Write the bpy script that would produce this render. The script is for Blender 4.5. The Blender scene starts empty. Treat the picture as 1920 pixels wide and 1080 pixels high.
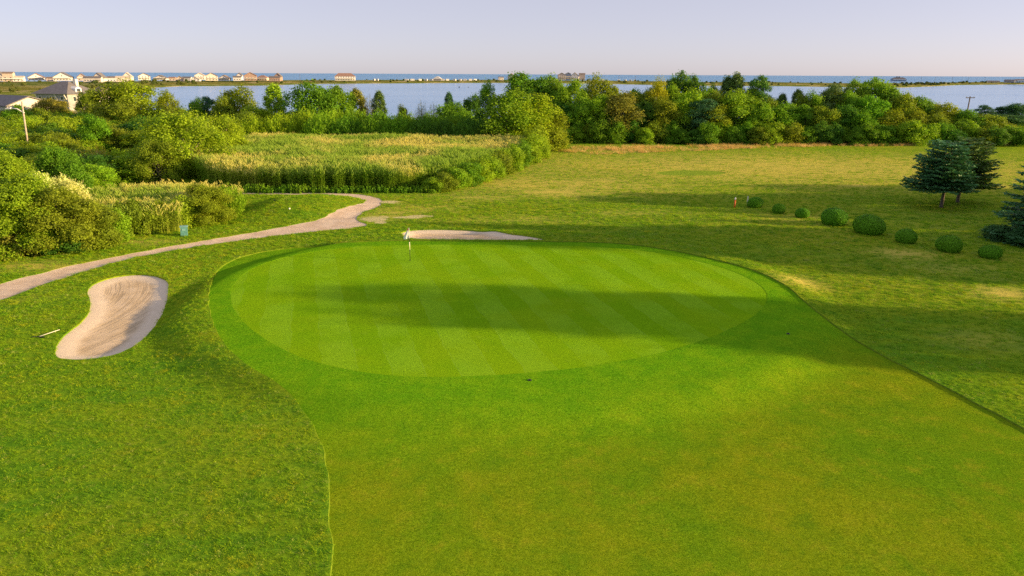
import bpy, math, random
import numpy as np
from mathutils import Vector, Matrix
from mathutils.geometry import delaunay_2d_cdt

scene = bpy.context.scene
COL = scene.collection

# ------------------------------------------------------------------ camera
cam_data = bpy.data.cameras.new('camera')
cam_data.sensor_width = 36.0
cam_data.lens = 36.0 * 1297.0 / 1920.0
cam_data.clip_start = 0.5
cam_data.clip_end = 60000.0
cam = bpy.data.objects.new('camera', cam_data)
COL.objects.link(cam)
cam.matrix_world = (Matrix.Translation((0, 0, 13.2)) @ Matrix.Rotation(math.radians(90 - 17.22), 4, 'X')
                    @ Matrix.Rotation(math.radians(0.27), 4, 'Z'))
scene.camera = cam

# ------------------------------------------------------------------ sky and sun
SUN_EL, SUN_AZ = 10.5, 97.0          # degrees; azimuth clockwise from +Y (away from the camera)
world = bpy.data.worlds.new('World'); scene.world = world; world.use_nodes = True
wn = world.node_tree; wn.nodes.clear()
w_out = wn.nodes.new('ShaderNodeOutputWorld'); w_bg = wn.nodes.new('ShaderNodeBackground')
w_sky = wn.nodes.new('ShaderNodeTexSky'); w_sky.sky_type = 'NISHITA'; w_sky.sun_disc = False
w_sky.sun_elevation = math.radians(SUN_EL); w_sky.sun_rotation = math.radians(SUN_AZ)
w_sky.altitude = 0; w_sky.air_density = 0.5; w_sky.dust_density = 0.7; w_sky.ozone_density = 1.3
w_mix = wn.nodes.new('ShaderNodeMix'); w_mix.data_type = 'RGBA'; w_mix.blend_type = 'MULTIPLY'
w_mix.inputs[0].default_value = 1.0; w_mix.inputs[7].default_value = (1.11, 0.88, 0.88, 1)     # thin evening veil over the whole sky
w_veil = wn.nodes.new('ShaderNodeMix'); w_veil.data_type = 'RGBA'; w_veil.inputs[0].default_value = 0.55; w_veil.inputs[7].default_value = (4.0, 3.80, 4.2, 1)
wn.links.new(w_sky.outputs[0], w_mix.inputs[6]); wn.links.new(w_mix.outputs[2], w_veil.inputs[6]); wn.links.new(w_veil.outputs[2], w_bg.inputs[0])
wn.links.new(w_bg.outputs[0], w_out.inputs[0])
w_bg.inputs[1].default_value = 0.05

sun_data = bpy.data.lights.new('sun', 'SUN'); sun_data.energy = 2.6; sun_data.angle = math.radians(0.8)
sun_data.color = (1.0, 0.68, 0.32)
sun = bpy.data.objects.new('sun', sun_data); COL.objects.link(sun)
_el, _az = math.radians(SUN_EL), math.radians(SUN_AZ)
_s = Vector((math.sin(_az) * math.cos(_el), math.cos(_az) * math.cos(_el), math.sin(_el)))
sun.rotation_euler = _s.to_track_quat('Z', 'Y').to_euler()
sun.location = (60, -20, 40)

vs = scene.view_settings
vs.view_transform = 'Standard'; vs.look = 'None'; vs.gamma = 1.0; vs.use_curve_mapping = False
vs.exposure = 1.95
scene.render.engine = 'CYCLES'
scene.cycles.use_denoising = False
scene.cycles.max_bounces = 6; scene.cycles.transparent_max_bounces = 8
scene.cycles.sample_clamp_indirect = 6.0

# ------------------------------------------------------------------ measured layout (metres: x right, y away, z up)
FAIRWAY = [
    (-3, 4), (-4.89, 15.71), (-5.25, 17.15), (-5.82, 19.22), (-6.41, 21.06), (-7.0, 22.65),
    (-7.73, 24.25), (-8.74, 25.73), (-9.81, 26.92), (-11.03, 27.98), (-12.11, 28.98), (-13.65, 30.92),
    (-15.23, 33.34), (-16.76, 36.2), (-17.95, 38.88), (-19.16, 41.96), (-20.48, 45.9), (-20.76, 48.27),
    (-20.38, 50.12), (-19.35, 51.75), (-16.97, 53.45), (-13.45, 53.02), (-11.04, 53.62), (-8.53, 53.86),
    (-4.7, 53.83), (1.69, 54.06), (5.95, 53.87), (9.22, 53.05), (11.43, 51.55), (13.38, 49.55),
    (15.14, 47.49), (16.42, 45.61), (17.17, 43.64), (17.44, 41.57), (17.27, 38.66), (17.33, 36.2),
    (17.93, 33.91), (18.34, 31.43), (18.92, 29.23), (19.39, 27.22), (19.78, 25.39), (20.06, 24.1),
    (20.68, 20.51), (21.5, 16.16), (24, 4),
]
GREEN = [
    (-16.79, 39.13), (-17.45, 41.07), (-17.89, 43.19), (-17.87, 45.54), (-17.27, 47.53), (-16.12, 49.36),
    (-14.17, 50.97), (-11.59, 52.14), (-8.35, 52.63), (-4.61, 52.75), (-0.43, 52.82), (3.74, 52.64),
    (7.01, 52.16), (9.73, 51.15), (12.13, 49.23), (13.92, 47.17), (15.15, 45.05), (15.78, 42.63),
    (15.69, 40.41), (15.24, 39.15), (14.25, 37.36), (12.74, 35.35), (10.73, 33.36), (8.69, 31.73),
    (6.61, 30.5), (4.45, 29.48), (2.18, 28.73), (-0.22, 28.22), (-2.33, 27.93), (-4.19, 27.82),
    (-5.87, 28.06), (-7.67, 28.66), (-9.36, 29.56), (-11.03, 30.94), (-12.64, 32.6), (-14.16, 34.51),
    (-15.57, 36.7),
]
BUNKER_SIDE = [
    (-24.63, 45.18), (-23.41, 44.43), (-22.43, 43.26), (-21.29, 40.76), (-20.11, 37.71), (-19.2, 34.85),
    (-18.95, 32.94), (-18.94, 31.71), (-19.3, 31.02), (-19.96, 30.56), (-20.8, 30.43), (-21.59, 30.55),
    (-22.11, 31.01), (-22.79, 32.09), (-23.23, 33.17), (-23.41, 34.32), (-23.71, 35.88), (-24.16, 37.4),
    (-24.93, 38.83), (-26.31, 40.8), (-26.97, 41.92), (-27.18, 43.17), (-26.94, 44.35), (-26.22, 45.01),
    (-25.5, 45.23),
]
BUNKER_BACK = [
    (-9.68, 57.77), (-9.43, 58.81), (-8.7, 59.59), (-7.09, 59.9), (-5.21, 59.93), (-2.84, 59.57),
    (-0.47, 56.82), (1.3, 55.99), (2.38, 55.12), (2.83, 54.64), (2.35, 54.43), (1.7, 54.41),
    (-0.88, 54.35), (-4.3, 54.23), (-7.31, 54.27), (-8.76, 54.76),
]
PATH = [
    (-33.8, 40.89), (-33.23, 42.9), (-31.91, 46.28), (-30.0, 49.35), (-27.64, 52.73), (-24.24, 56.36),
    (-21.54, 59.4), (-19.43, 61.78), (-17.86, 63.56), (-17.19, 67.21), (-16.48, 70.38), (-15.63, 72.88),
    (-16.5, 75.13), (-18.55, 76.7), (-21.56, 77.06), (-25.15, 77.1), (-30.27, 77.81), (-34.02, 78.26),
    (-34.42, 79.22), (-30.7, 78.99), (-25.62, 78.61), (-21.99, 78.69), (-18.97, 78.51), (-16.22, 77.26),
    (-13.96, 74.66), (-13.61, 70.23), (-15.0, 66.73), (-14.44, 63.18), (-12.84, 61.1), (-14.23, 60.2),
    (-16.96, 58.74), (-20.1, 57.17), (-24.2, 54.12), (-26.91, 51.23), (-28.34, 49.1), (-30.0, 44.34),
    (-30.73, 39.37), (-30.92, 37.07),
]
FAR_GREEN = [
    (29.88, 97.33), (29.57, 96.72), (29.03, 96.11), (28.29, 95.53), (27.37, 95.0), (26.34, 94.55),
    (25.24, 94.21), (24.13, 94.01), (23.05, 93.94), (22.06, 94.02), (21.2, 94.24), (20.52, 94.58),
    (20.03, 95.04), (19.78, 95.57), (19.78, 96.16), (20.02, 96.78), (20.51, 97.39), (21.22, 97.97),
    (22.11, 98.49), (23.16, 98.93), (24.29, 99.26), (25.46, 99.46), (26.6, 99.52), (27.64, 99.44),
    (28.54, 99.22), (29.24, 98.88), (29.71, 98.43), (29.92, 97.91),
]
REEDS_FIELD = [
    (-35.64, 82.95), (-30.46, 80.16), (-22.15, 79.27), (-12.37, 79.54), (-7.81, 83.64), (-4.24, 90.33),
    (-1.58, 98.07), (2.0, 109.8), (2, 118), (-8, 124), (-45, 124), (-46, 100),
    (-40, 88),
]
REEDS_POCKET = [
    (-34.22, 55.0), (-30.88, 56.44), (-28.26, 58.42), (-30.27, 69.51), (-28.19, 71.16), (-27.88, 71.51),
    (-28.0, 69.71), (-36.11, 70.91), (-41.72, 67.88),
]
DRY_STRIP = [
    (6.54, 124.94), (14.49, 119.75), (27.32, 124.32), (43.51, 130.56), (61.29, 134.91), (81.93, 136.97),
    (106.14, 140.21), (110.68, 146.37), (86.69, 145.18), (64.54, 142.29), (46.05, 138.44), (29.36, 133.93),
    (11.93, 132.28),
]
DRY_PATCHES = [
    (10.89, 88.9, 7.56, 4.15, 0.75), (4.86, 79.37, 5.6, 3.73, 0.9), (-3.58, 75.86, 4.71, 2.34, 0.7), (16.43, 97.8, 6.04, 3.45, 0.6), (32.5, 101.26, 7.11, 4.41, 0.5), (42.41, 85.99, 2.67, 1.74, 1.0),
    (43.39, 105.24, 5.02, 3.8, 0.5), (33.37, 118.77, 6.4, 4.52, 0.4), (54.24, 95.57, 7.04, 4.42, 0.5), (59.04, 86.09, 6.02, 3.2, 0.9), (31.0, 41.66, 2.03, 1.54, 0.9), (30.33, 51.59, 2.95, 2.03, 0.8),
    (18.96, 43.64, 1.64, 1.78, 0.9), (27.43, 64.97, 6.17, 2.36, 0.5), (12.73, 68.1, 6.41, 2.24, 0.5), (2.0, 64.78, 6.1, 1.92, 0.5), (-8.79, 70.17, 4.37, 2.38, 0.5), (-11.58, 67.15, 3.66, 3.86, 0.6),
    (-3.53, 63.73, 8.03, 1.44, 0.35), (-34.01, 47.2, 3.36, 1.36, 0.7), (-30.23, 54.52, 3.77, 1.23, 0.6), (31.15, 47.5, 4.66, 2.01, 0.4), (-29.2, 39.96, 2.29, 1.48, 0.15), (24.83, 33.75, 2.51, 1.52, 0.35),
    (40.0, 66.0, 40.0, 16.0, 0.22), (40.0, 50.0, 20.0, 10.0, 0.2), (40.0, 104.0, 56.0, 22.0, 0.8), (5.0, 86.0, 20.0, 10.0, 0.75), (48.0, 58.0, 26.0, 9.0, 0.2), (30.0, 66.0, 30.0, 7.0, 0.22),
]
BARE_PATCHES = [
    (-12.83, 73.09, 1.58, 1.02, 1.0), (-12.19, 62.5, 0.78, 0.76, 1.0), (-13.1, 64.19, 1.5, 1.5, 1.0), (-9.93, 64.82, 1.82, 0.56, 1.0), (-8.76, 65.66, 1.32, 0.4, 1.0), (42.41, 85.99, 1.06, 0.7, 1.0),
    (-15.12, 59.98, 1.41, 0.43, 1.0),
]
FLAG = (-7.31, 47.95)
SPRINKLERS = [(0.79, 27.65), (14.3, 33.5)]
RAKE = ((-24.36, 33.31), (-24.41, 34.39))
BIN = (-27.64, 56.98)
TEE_MARKERS = [(-24.62, 71.04), (-21.4, 65.66)]
ORANGE_POST = (23.03, 71.01)
WHITE_STAKE = (25.06, 73.18)
BALLS = [
    (25.26, 71.39, 1.62, 1.14), (26.46, 68.0, 1.33, 1.03), (27.91, 65.79, 1.29, 0.98), (29.54, 62.6, 2.51, 1.61), (30.9, 58.87, 2.56, 1.71), (32.37, 55.57, 1.63, 1.21),
    (34.18, 52.74, 1.93, 1.32), (36.14, 50.76, 1.54, 1.03),
]
TREES = [
    ('oak', 2.9, 152, 13.3, 10.6, 'green', 'broad dark green oak behind the yellow willow, crown reaching the skyline', None),
    ('oak', 8.2, 154, 12.8, 7.0, 'green', 'smaller rounded oak joined to the right of the broad oak on the skyline', None),
    ('ash', -5.6, 152, 11.8, 4.4, 'green', 'slender loose tree standing alone against the bay, left of the broad oak', None),
    ('oak', -8.5, 148, 9.1, 4.5, 'deep', 'short leafy tree left of the slender loose tree by the bay', None),
    ('ash', 12.0, 147, 12.0, 6.0, 'lime', 'light green tree below the cream and white beach houses', None),
    ('ash', 17.9, 150, 13.2, 5.9, 'olive', 'tall olive green tree with a bare twig top near the skyline', None),
    ('snag', 16.6, 156, 12.2, 3.5, 'grey', 'grey bare-topped tree beside the tall olive tree', None),
    ('ash', 21.7, 143, 9.8, 8.7, 'rust', 'brownish olive tree with bare branches in the middle of the belt', None),
    ('ash', 29.9, 150, 12.5, 4.8, 'gold', 'yellow-green tree with autumn-gold crown in the tree belt', None),
    ('oak', 35.4, 156, 13.6, 6.6, 'deep', 'dark maple-like tree with ragged top right of the gold tree', None),
    ('oak', 39.1, 157, 12.9, 5.5, 'deep', 'lower dark tree at the right shoulder of the ragged maple-like tree', None),
    ('ash', 35.5, 146, 10.5, 7.3, 'lime', 'feathery pale green tree in front of the ragged dark tree', None),
    ('pine', 37.9, 143, 8.5, 6.7, 'blue', 'blue-green dark pine-like tree deep in the middle of the belt', None),
    ('cedar', 45.8, 154, 12.8, 4.7, 'cedar', 'left one of two grey-green cedars with spiky tops', None),
    ('cedar', 47.4, 153, 13.5, 5.3, 'cedar', 'right, taller one of two grey-green cedars with spiky tops', None),
    ('oak', 42.7, 152, 11.2, 3.9, 'cedar', 'short dark tree left of the two spiky cedars', None),
    ('ash', 45.6, 145, 10.5, 8.4, 'lime', 'broad yellow-green tree below the two spiky cedars', None),
    ('pine', 52.2, 152, 13.1, 5.5, 'deep', 'rounded dark cedar with a dense top right of the spiky pair', None),
    ('oak', 55.3, 145, 7.8, 7.3, 'bright', 'bright mid-green round tree below the gap of bay water', None),
    ('cedar', 58.6, 156, 9.3, 3.5, 'cedar', 'tiny cedar tip in front of the bay left of centre gap', None),
    ('cedar', 61.6, 155, 10.2, 4.0, 'cedar', 'narrow cedar spire standing against the bay water', None),
    ('ash', 62.8, 149, 10.1, 5.0, 'lime', 'pointed yellow-green tree right of the narrow cedar spire', None),
    ('pine', 66.8, 151, 11.4, 6.2, 'cedar', 'dense dark pine-like tree left of the big dome tree', None),
    ('pine', 70.7, 152, 10.6, 5.1, 'cedar', 'dark pine-like tree against the left flank of the dome tree', None),
    ('oak', 73.9, 154, 12.3, 6.1, 'green', 'left lobe tree of the highest rounded dome in the belt', None),
    ('oak', 79.1, 155, 12.6, 8.7, 'green', 'highest rounded dome tree, below the grey house with chimneys', None),
    ('oak', 73.6, 146, 9.2, 7.8, 'bright', 'mid-green tree in front of the highest dome tree', None),
    ('oak', 80.0, 148, 9.7, 6.7, 'olive', 'olive tree on the right slope of the dome tree', None),
    ('oak', 84.8, 149, 9.0, 6.8, 'green', 'rounded tree where the belt begins to slope down to the right', None),
    ('oak', 88.3, 147, 7.7, 7.1, 'olive', 'olive rounded tree left of the wooden pole on the bay', None),
    ('oak', 92.7, 146, 6.5, 6.6, 'green', 'low rounded tree below the wooden pole on the bay', None),
    ('oak', 97.0, 145, 5.7, 6.6, 'olive', 'low olive tree behind the pair of spruces on the right', None),
    ('shrub', 100.7, 143, 3.6, 6.5, 'green', 'last low bush of the belt at the right edge', None),
    ('pine', 129.8, 196, 5.6, 5.0, 'blue', 'dark flat-topped pine beyond the belt, right of the pole', None),
    ('pine', 136.7, 200, 5.0, 5.1, 'blue', 'small dark pine beyond the belt near the right edge', None),
    ('oak', 140.2, 198, 6.0, 9.0, 'blue', 'bluish far tree at the right edge in front of the bay', None),
    ('oak', 133.4, 192, 3.4, 10.2, 'blue', 'low bluish far tree below the right-edge tree', None),
    ('oak', 13.6, 142.5, 8.4, 5.6, 'green', 'mid-green middle-height tree inside the belt, below the cream beach houses', 'middle row of the tree belt'),
    ('ash', 17.1, 143.5, 9.2, 5.2, 'lime', 'light green middle-height tree inside the belt, below the tall olive tree', 'middle row of the tree belt'),
    ('oak', 26.2, 144.5, 7.9, 6.1, 'deep', 'dark green middle-height tree inside the belt, below the brownish tree', 'middle row of the tree belt'),
    ('ash', 30.6, 143.0, 8.9, 5.6, 'olive', 'olive middle-height tree inside the belt, below the golden tree', 'middle row of the tree belt'),
    ('oak', 33.7, 144.0, 6.4, 5.9, 'green', 'mid-green middle-height tree inside the belt, below the ragged dark tree', 'middle row of the tree belt'),
    ('ash', 40.7, 142.5, 7.5, 6.1, 'olive', 'olive middle-height tree inside the belt, below the blue-green tree', 'middle row of the tree belt'),
    ('oak', 49.5, 143.5, 8.0, 5.7, 'lime', 'light green middle-height tree inside the belt, below the dense dark cedar', 'middle row of the tree belt'),
    ('ash', 58.9, 144.5, 7.5, 5.0, 'green', 'mid-green middle-height tree inside the belt, below the pointed tree', 'middle row of the tree belt'),
    ('oak', 62.6, 143.0, 7.2, 5.9, 'olive', 'olive middle-height tree inside the belt, below the pointed tree', 'middle row of the tree belt'),
    ('ash', 67.4, 144.0, 7.5, 6.1, 'deep', 'dark green middle-height tree inside the belt, below the dark pine-like trees', 'middle row of the tree belt'),
    ('oak', 70.1, 142.5, 6.6, 6.5, 'green', 'mid-green middle-height tree inside the belt, below the highest dome tree', 'middle row of the tree belt'),
    ('ash', 75.7, 143.5, 6.6, 6.8, 'olive', 'olive middle-height tree inside the belt, below the highest dome tree', 'middle row of the tree belt'),
    ('oak', 81.0, 144.5, 6.5, 6.4, 'olive', 'olive middle-height tree inside the belt, below the start of the slope', 'middle row of the tree belt'),
    ('ash', 84.6, 143.0, 5.8, 6.3, 'olive', 'olive middle-height tree inside the belt, below the spruce pair', 'middle row of the tree belt'),
    ('oak', 10.6, 144.0, 7.2, 4.8, 'deep', 'dark green middle-height tree inside the belt, below the right-hand willow', 'middle row of the tree belt'),
    ('ash', 19.0, 142.5, 6.3, 5.6, 'deep', 'dark green middle-height tree inside the belt, below the tall olive tree', 'middle row of the tree belt'),
    ('oak', 89.8, 143.5, 4.9, 6.3, 'green', 'mid-green middle-height tree inside the belt, below the spruce pair', 'middle row of the tree belt'),
    ('ash', 95.3, 144.5, 4.0, 6.1, 'olive', 'olive middle-height tree inside the belt, below the utility pole', 'middle row of the tree belt'),
    ('oak', 9.7, 148.0, 10.3, 5.6, 'green', 'mid-green tree in the back row of the belt, beside the right-hand willow', 'back row fillers of the tree belt'),
    ('ash', 15.2, 151.2, 10.9, 5.0, 'lime', 'light green tree in the back row of the belt, beside the cream beach houses', 'back row fillers of the tree belt'),
    ('oak', 20.7, 148.8, 10.8, 5.6, 'olive', 'olive tree in the back row of the belt, beside the tall olive tree', 'back row fillers of the tree belt'),
    ('oak', 25.7, 152.0, 10.1, 6.0, 'green', 'mid-green tree in the back row of the belt, beside the brownish tree', 'back row fillers of the tree belt'),
    ('ash', 27.7, 149.6, 10.3, 5.2, 'olive', 'olive tree in the back row of the belt, beside the golden tree', 'back row fillers of the tree belt'),
    ('oak', 33.1, 152.8, 10.9, 5.8, 'lime', 'light green tree in the back row of the belt, beside the golden tree', 'back row fillers of the tree belt'),
    ('oak', 40.5, 150.4, 10.4, 5.7, 'green', 'mid-green tree in the back row of the belt, beside the blue-green tree', 'back row fillers of the tree belt'),
    ('ash', 42.6, 148.0, 9.9, 5.6, 'olive', 'olive tree in the back row of the belt, beside the blue-green tree', 'back row fillers of the tree belt'),
    ('oak', 50.2, 151.2, 10.5, 5.5, 'green', 'mid-green tree in the back row of the belt, beside the dense dark cedar', 'back row fillers of the tree belt'),
    ('oak', 52.9, 148.8, 8.5, 5.0, 'olive', 'olive tree in the back row of the belt, beside the dense dark cedar', 'back row fillers of the tree belt'),
    ('ash', 55.9, 152.0, 8.5, 4.6, 'green', 'mid-green tree in the back row of the belt, beside the dense dark cedar', 'back row fillers of the tree belt'),
    ('oak', 61.1, 149.6, 9.2, 5.0, 'olive', 'olive tree in the back row of the belt, beside the pointed tree', 'back row fillers of the tree belt'),
    ('oak', 66.1, 152.8, 9.4, 5.6, 'green', 'mid-green tree in the back row of the belt, beside the pointed tree', 'back row fillers of the tree belt'),
    ('ash', 68.4, 150.4, 9.9, 5.5, 'olive', 'olive tree in the back row of the belt, beside the dark pine-like trees', 'back row fillers of the tree belt'),
    ('oak', 70.0, 148.0, 10.0, 5.6, 'green', 'mid-green tree in the back row of the belt, beside the dark pine-like trees', 'back row fillers of the tree belt'),
    ('oak', 80.4, 151.2, 10.6, 6.2, 'green', 'mid-green tree in the back row of the belt, beside the highest dome tree', 'back row fillers of the tree belt'),
    ('ash', 82.5, 148.8, 8.7, 5.6, 'green', 'mid-green tree in the back row of the belt, beside the start of the slope', 'back row fillers of the tree belt'),
    ('oak', 89.0, 152.0, 7.5, 5.8, 'olive', 'olive tree in the back row of the belt, beside the start of the slope', 'back row fillers of the tree belt'),
    ('oak', 92.6, 149.6, 6.3, 5.7, 'green', 'mid-green tree in the back row of the belt, beside the spruce pair', 'back row fillers of the tree belt'),
    ('ash', 99.8, 152.8, 5.1, 5.6, 'green', 'mid-green tree in the back row of the belt, beside the utility pole', 'back row fillers of the tree belt'),
    ('oak', 103.2, 150.4, 4.2, 5.2, 'olive', 'olive tree in the back row of the belt, beside the right edge', 'back row fillers of the tree belt'),
    ('shrub', 12.3, 140.5, 3.1, 4.8, 'lime', 'low light green front-row shrub of the belt, below the right-hand willow', 'front shrubs of the tree belt'),
    ('shrub', 15.3, 140.9, 3.7, 3.7, 'olive', 'low olive front-row shrub of the belt, below the cream beach houses', 'front shrubs of the tree belt'),
    ('shrub', 17.4, 139.7, 4.6, 5.3, 'green', 'low mid-green front-row shrub of the belt, below the tall olive tree', 'front shrubs of the tree belt'),
    ('shrub', 20.6, 139.1, 4.6, 4.3, 'green', 'low mid-green front-row shrub of the belt, below the brownish tree', 'front shrubs of the tree belt'),
    ('shrub', 23.5, 140.7, 4.4, 4.4, 'deep', 'low dark green front-row shrub of the belt, below the brownish tree', 'front shrubs of the tree belt'),
    ('shrub', 25.9, 138.8, 3.2, 3.9, 'lime', 'low light green front-row shrub of the belt, below the golden tree', 'front shrubs of the tree belt'),
    ('shrub', 28.7, 140.9, 4.6, 4.5, 'olive', 'low olive front-row shrub of the belt, below the golden tree', 'front shrubs of the tree belt'),
    ('shrub', 31.4, 141.0, 4.4, 4.0, 'green', 'low mid-green front-row shrub of the belt, below the golden tree', 'front shrubs of the tree belt'),
    ('shrub', 33.8, 139.8, 2.8, 4.2, 'green', 'low mid-green front-row shrub of the belt, below the ragged dark tree', 'front shrubs of the tree belt'),
    ('shrub', 36.1, 139.0, 2.9, 3.9, 'deep', 'low dark green front-row shrub of the belt, below the blue-green tree', 'front shrubs of the tree belt'),
    ('shrub', 38.4, 138.9, 4.3, 4.2, 'green', 'low mid-green front-row shrub of the belt, below the blue-green tree', 'front shrubs of the tree belt'),
    ('shrub', 41.4, 140.5, 4.2, 4.1, 'lime', 'low light green front-row shrub of the belt, below the two spiky cedars', 'front shrubs of the tree belt'),
    ('shrub', 43.6, 139.3, 3.5, 3.6, 'green', 'low mid-green front-row shrub of the belt, below the two spiky cedars', 'front shrubs of the tree belt'),
    ('shrub', 46.1, 140.2, 4.3, 4.3, 'green', 'low mid-green front-row shrub of the belt, below the two spiky cedars', 'front shrubs of the tree belt'),
    ('shrub', 48.2, 138.6, 3.5, 4.5, 'olive', 'low olive front-row shrub of the belt, below the dense dark cedar', 'front shrubs of the tree belt'),
    ('shrub', 51.2, 139.5, 4.3, 5.4, 'lime', 'low light green front-row shrub of the belt, below the dense dark cedar', 'front shrubs of the tree belt'),
    ('shrub', 54.7, 139.9, 4.2, 5.1, 'olive', 'low olive front-row shrub of the belt, below the bright round tree', 'front shrubs of the tree belt'),
    ('shrub', 58.0, 140.1, 3.5, 4.5, 'green', 'low mid-green front-row shrub of the belt, below the pointed tree', 'front shrubs of the tree belt'),
    ('shrub', 60.8, 140.5, 4.5, 3.9, 'deep', 'low dark green front-row shrub of the belt, below the pointed tree', 'front shrubs of the tree belt'),
    ('shrub', 62.9, 139.8, 4.3, 4.3, 'deep', 'low dark green front-row shrub of the belt, below the dark pine-like trees', 'front shrubs of the tree belt'),
    ('shrub', 66.0, 140.5, 3.4, 3.8, 'green', 'low mid-green front-row shrub of the belt, below the dark pine-like trees', 'front shrubs of the tree belt'),
    ('shrub', 67.5, 138.7, 3.0, 3.6, 'green', 'low mid-green front-row shrub of the belt, below the dark pine-like trees', 'front shrubs of the tree belt'),
    ('shrub', 69.6, 138.9, 4.3, 4.6, 'green', 'low mid-green front-row shrub of the belt, below the highest dome tree', 'front shrubs of the tree belt'),
    ('shrub', 72.7, 139.3, 3.9, 5.4, 'green', 'low mid-green front-row shrub of the belt, below the highest dome tree', 'front shrubs of the tree belt'),
    ('shrub', 76.5, 140.1, 3.3, 4.2, 'green', 'low mid-green front-row shrub of the belt, below the start of the slope', 'front shrubs of the tree belt'),
    ('shrub', 78.0, 138.6, 4.8, 5.5, 'lime', 'low light green front-row shrub of the belt, below the start of the slope', 'front shrubs of the tree belt'),
    ('shrub', 81.8, 139.1, 4.2, 4.6, 'lime', 'low light green front-row shrub of the belt, below the start of the slope', 'front shrubs of the tree belt'),
    ('shrub', 85.1, 140.1, 4.5, 4.3, 'green', 'low mid-green front-row shrub of the belt, below the spruce pair', 'front shrubs of the tree belt'),
    ('shrub', 87.1, 138.6, 3.1, 3.7, 'deep', 'low dark green front-row shrub of the belt, below the utility pole', 'front shrubs of the tree belt'),
    ('shrub', 90.6, 141.0, 4.4, 4.3, 'lime', 'low light green front-row shrub of the belt, below the utility pole', 'front shrubs of the tree belt'),
    ('shrub', 93.1, 140.5, 3.3, 5.4, 'olive', 'low olive front-row shrub of the belt, below the utility pole', 'front shrubs of the tree belt'),
    ('shrub', 95.1, 138.6, 3.9, 3.9, 'deep', 'low dark green front-row shrub of the belt, below the right edge', 'front shrubs of the tree belt'),
    ('shrub', 99.2, 141.0, 3.4, 4.2, 'green', 'low mid-green front-row shrub of the belt, below the right edge', 'front shrubs of the tree belt'),
    ('shrub', 100.9, 139.7, 3.4, 5.5, 'green', 'low mid-green front-row shrub of the belt, below the right edge', 'front shrubs of the tree belt'),
    ('ash', -0.8, 124, 10.7, 8.7, 'lime', 'tall yellow-green willow at the right end of the reed field, left crown', None),
    ('ash', 3.6, 126, 9.8, 8.8, 'sun', 'yellow-green willow at the reed field end, middle crown', None),
    ('ash', 6.9, 128, 7.0, 6.4, 'olive', 'olive right-hand willow crown next to the dry grass strip', None),
    ('shrub', 3.4, 117.8, 4.9, 5.4, 'sun', 'yellow-green bush at the foot of the willows', None),
    ('shrub', 6.5, 124.9, 4.1, 5.7, 'olive', 'olive bush at the right foot of the willows', None),
    ('shrub', -9.1, 79.8, 1.8, 2.4, 'lime', 'first bush from the cart path in the row fringing the reed field', 'bushes fringing the reed field'),
    ('shrub', -7.8, 80.9, 2.2, 2.8, 'olive', 'second bush from the cart path in the row fringing the reed field', 'bushes fringing the reed field'),
    ('shrub', -6.7, 82.8, 2.5, 3.2, 'lime', 'third bush from the cart path in the row fringing the reed field', 'bushes fringing the reed field'),
    ('shrub', -5.4, 85.3, 2.8, 3.4, 'green', 'fourth bush from the cart path in the row fringing the reed field', 'bushes fringing the reed field'),
    ('shrub', -4.2, 88.0, 2.9, 3.5, 'sun', 'fifth bush from the cart path in the row fringing the reed field', 'bushes fringing the reed field'),
    ('shrub', -3.0, 90.9, 3.0, 3.6, 'lime', 'sixth bush from the cart path in the row fringing the reed field', 'bushes fringing the reed field'),
    ('shrub', -1.7, 95.2, 3.2, 3.8, 'olive', 'seventh bush from the cart path in the row fringing the reed field', 'bushes fringing the reed field'),
    ('shrub', -0.4, 99.3, 3.6, 3.8, 'lime', 'eighth bush from the cart path in the row fringing the reed field', 'bushes fringing the reed field'),
    ('shrub', 0.8, 103.5, 3.8, 3.9, 'green', 'ninth bush from the cart path in the row fringing the reed field', 'bushes fringing the reed field'),
    ('shrub', 2.2, 107.8, 4.0, 4.1, 'sun', 'tenth bush from the cart path in the row fringing the reed field', 'bushes fringing the reed field'),
    ('shrub', 3.6, 113.3, 4.1, 4.3, 'lime', 'eleventh bush from the cart path in the row fringing the reed field', 'bushes fringing the reed field'),
    ('weed', -30.0, 79.2, 1.0, 2.1, 'green', 'low weedy plant at the front foot of the reed field', 'weeds at the foot of the reed field'),
    ('weed', -28.8, 79.1, 1.0, 2.1, 'green', 'low weedy plant at the front foot of the reed field', 'weeds at the foot of the reed field'),
    ('weed', -27.6, 79.0, 0.7, 2.1, 'green', 'low weedy plant at the front foot of the reed field', 'weeds at the foot of the reed field'),
    ('weed', -25.9, 79.0, 0.9, 2.1, 'green', 'low weedy plant at the front foot of the reed field', 'weeds at the foot of the reed field'),
    ('weed', -25.0, 79.0, 1.0, 2.1, 'green', 'low weedy plant at the front foot of the reed field', 'weeds at the foot of the reed field'),
    ('weed', -24.1, 79.0, 1.0, 2.1, 'green', 'low weedy plant at the front foot of the reed field', 'weeds at the foot of the reed field'),
    ('weed', -22.4, 79.1, 0.8, 2.1, 'green', 'low weedy plant at the front foot of the reed field', 'weeds at the foot of the reed field'),
    ('weed', -21.5, 79.1, 0.8, 2.1, 'green', 'low weedy plant at the front foot of the reed field', 'weeds at the foot of the reed field'),
    ('weed', -20.0, 79.2, 0.8, 2.1, 'green', 'low weedy plant at the front foot of the reed field', 'weeds at the foot of the reed field'),
    ('weed', -18.9, 79.3, 0.8, 2.1, 'green', 'low weedy plant at the front foot of the reed field', 'weeds at the foot of the reed field'),
    ('weed', -17.9, 79.4, 0.8, 2.1, 'green', 'low weedy plant at the front foot of the reed field', 'weeds at the foot of the reed field'),
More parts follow.
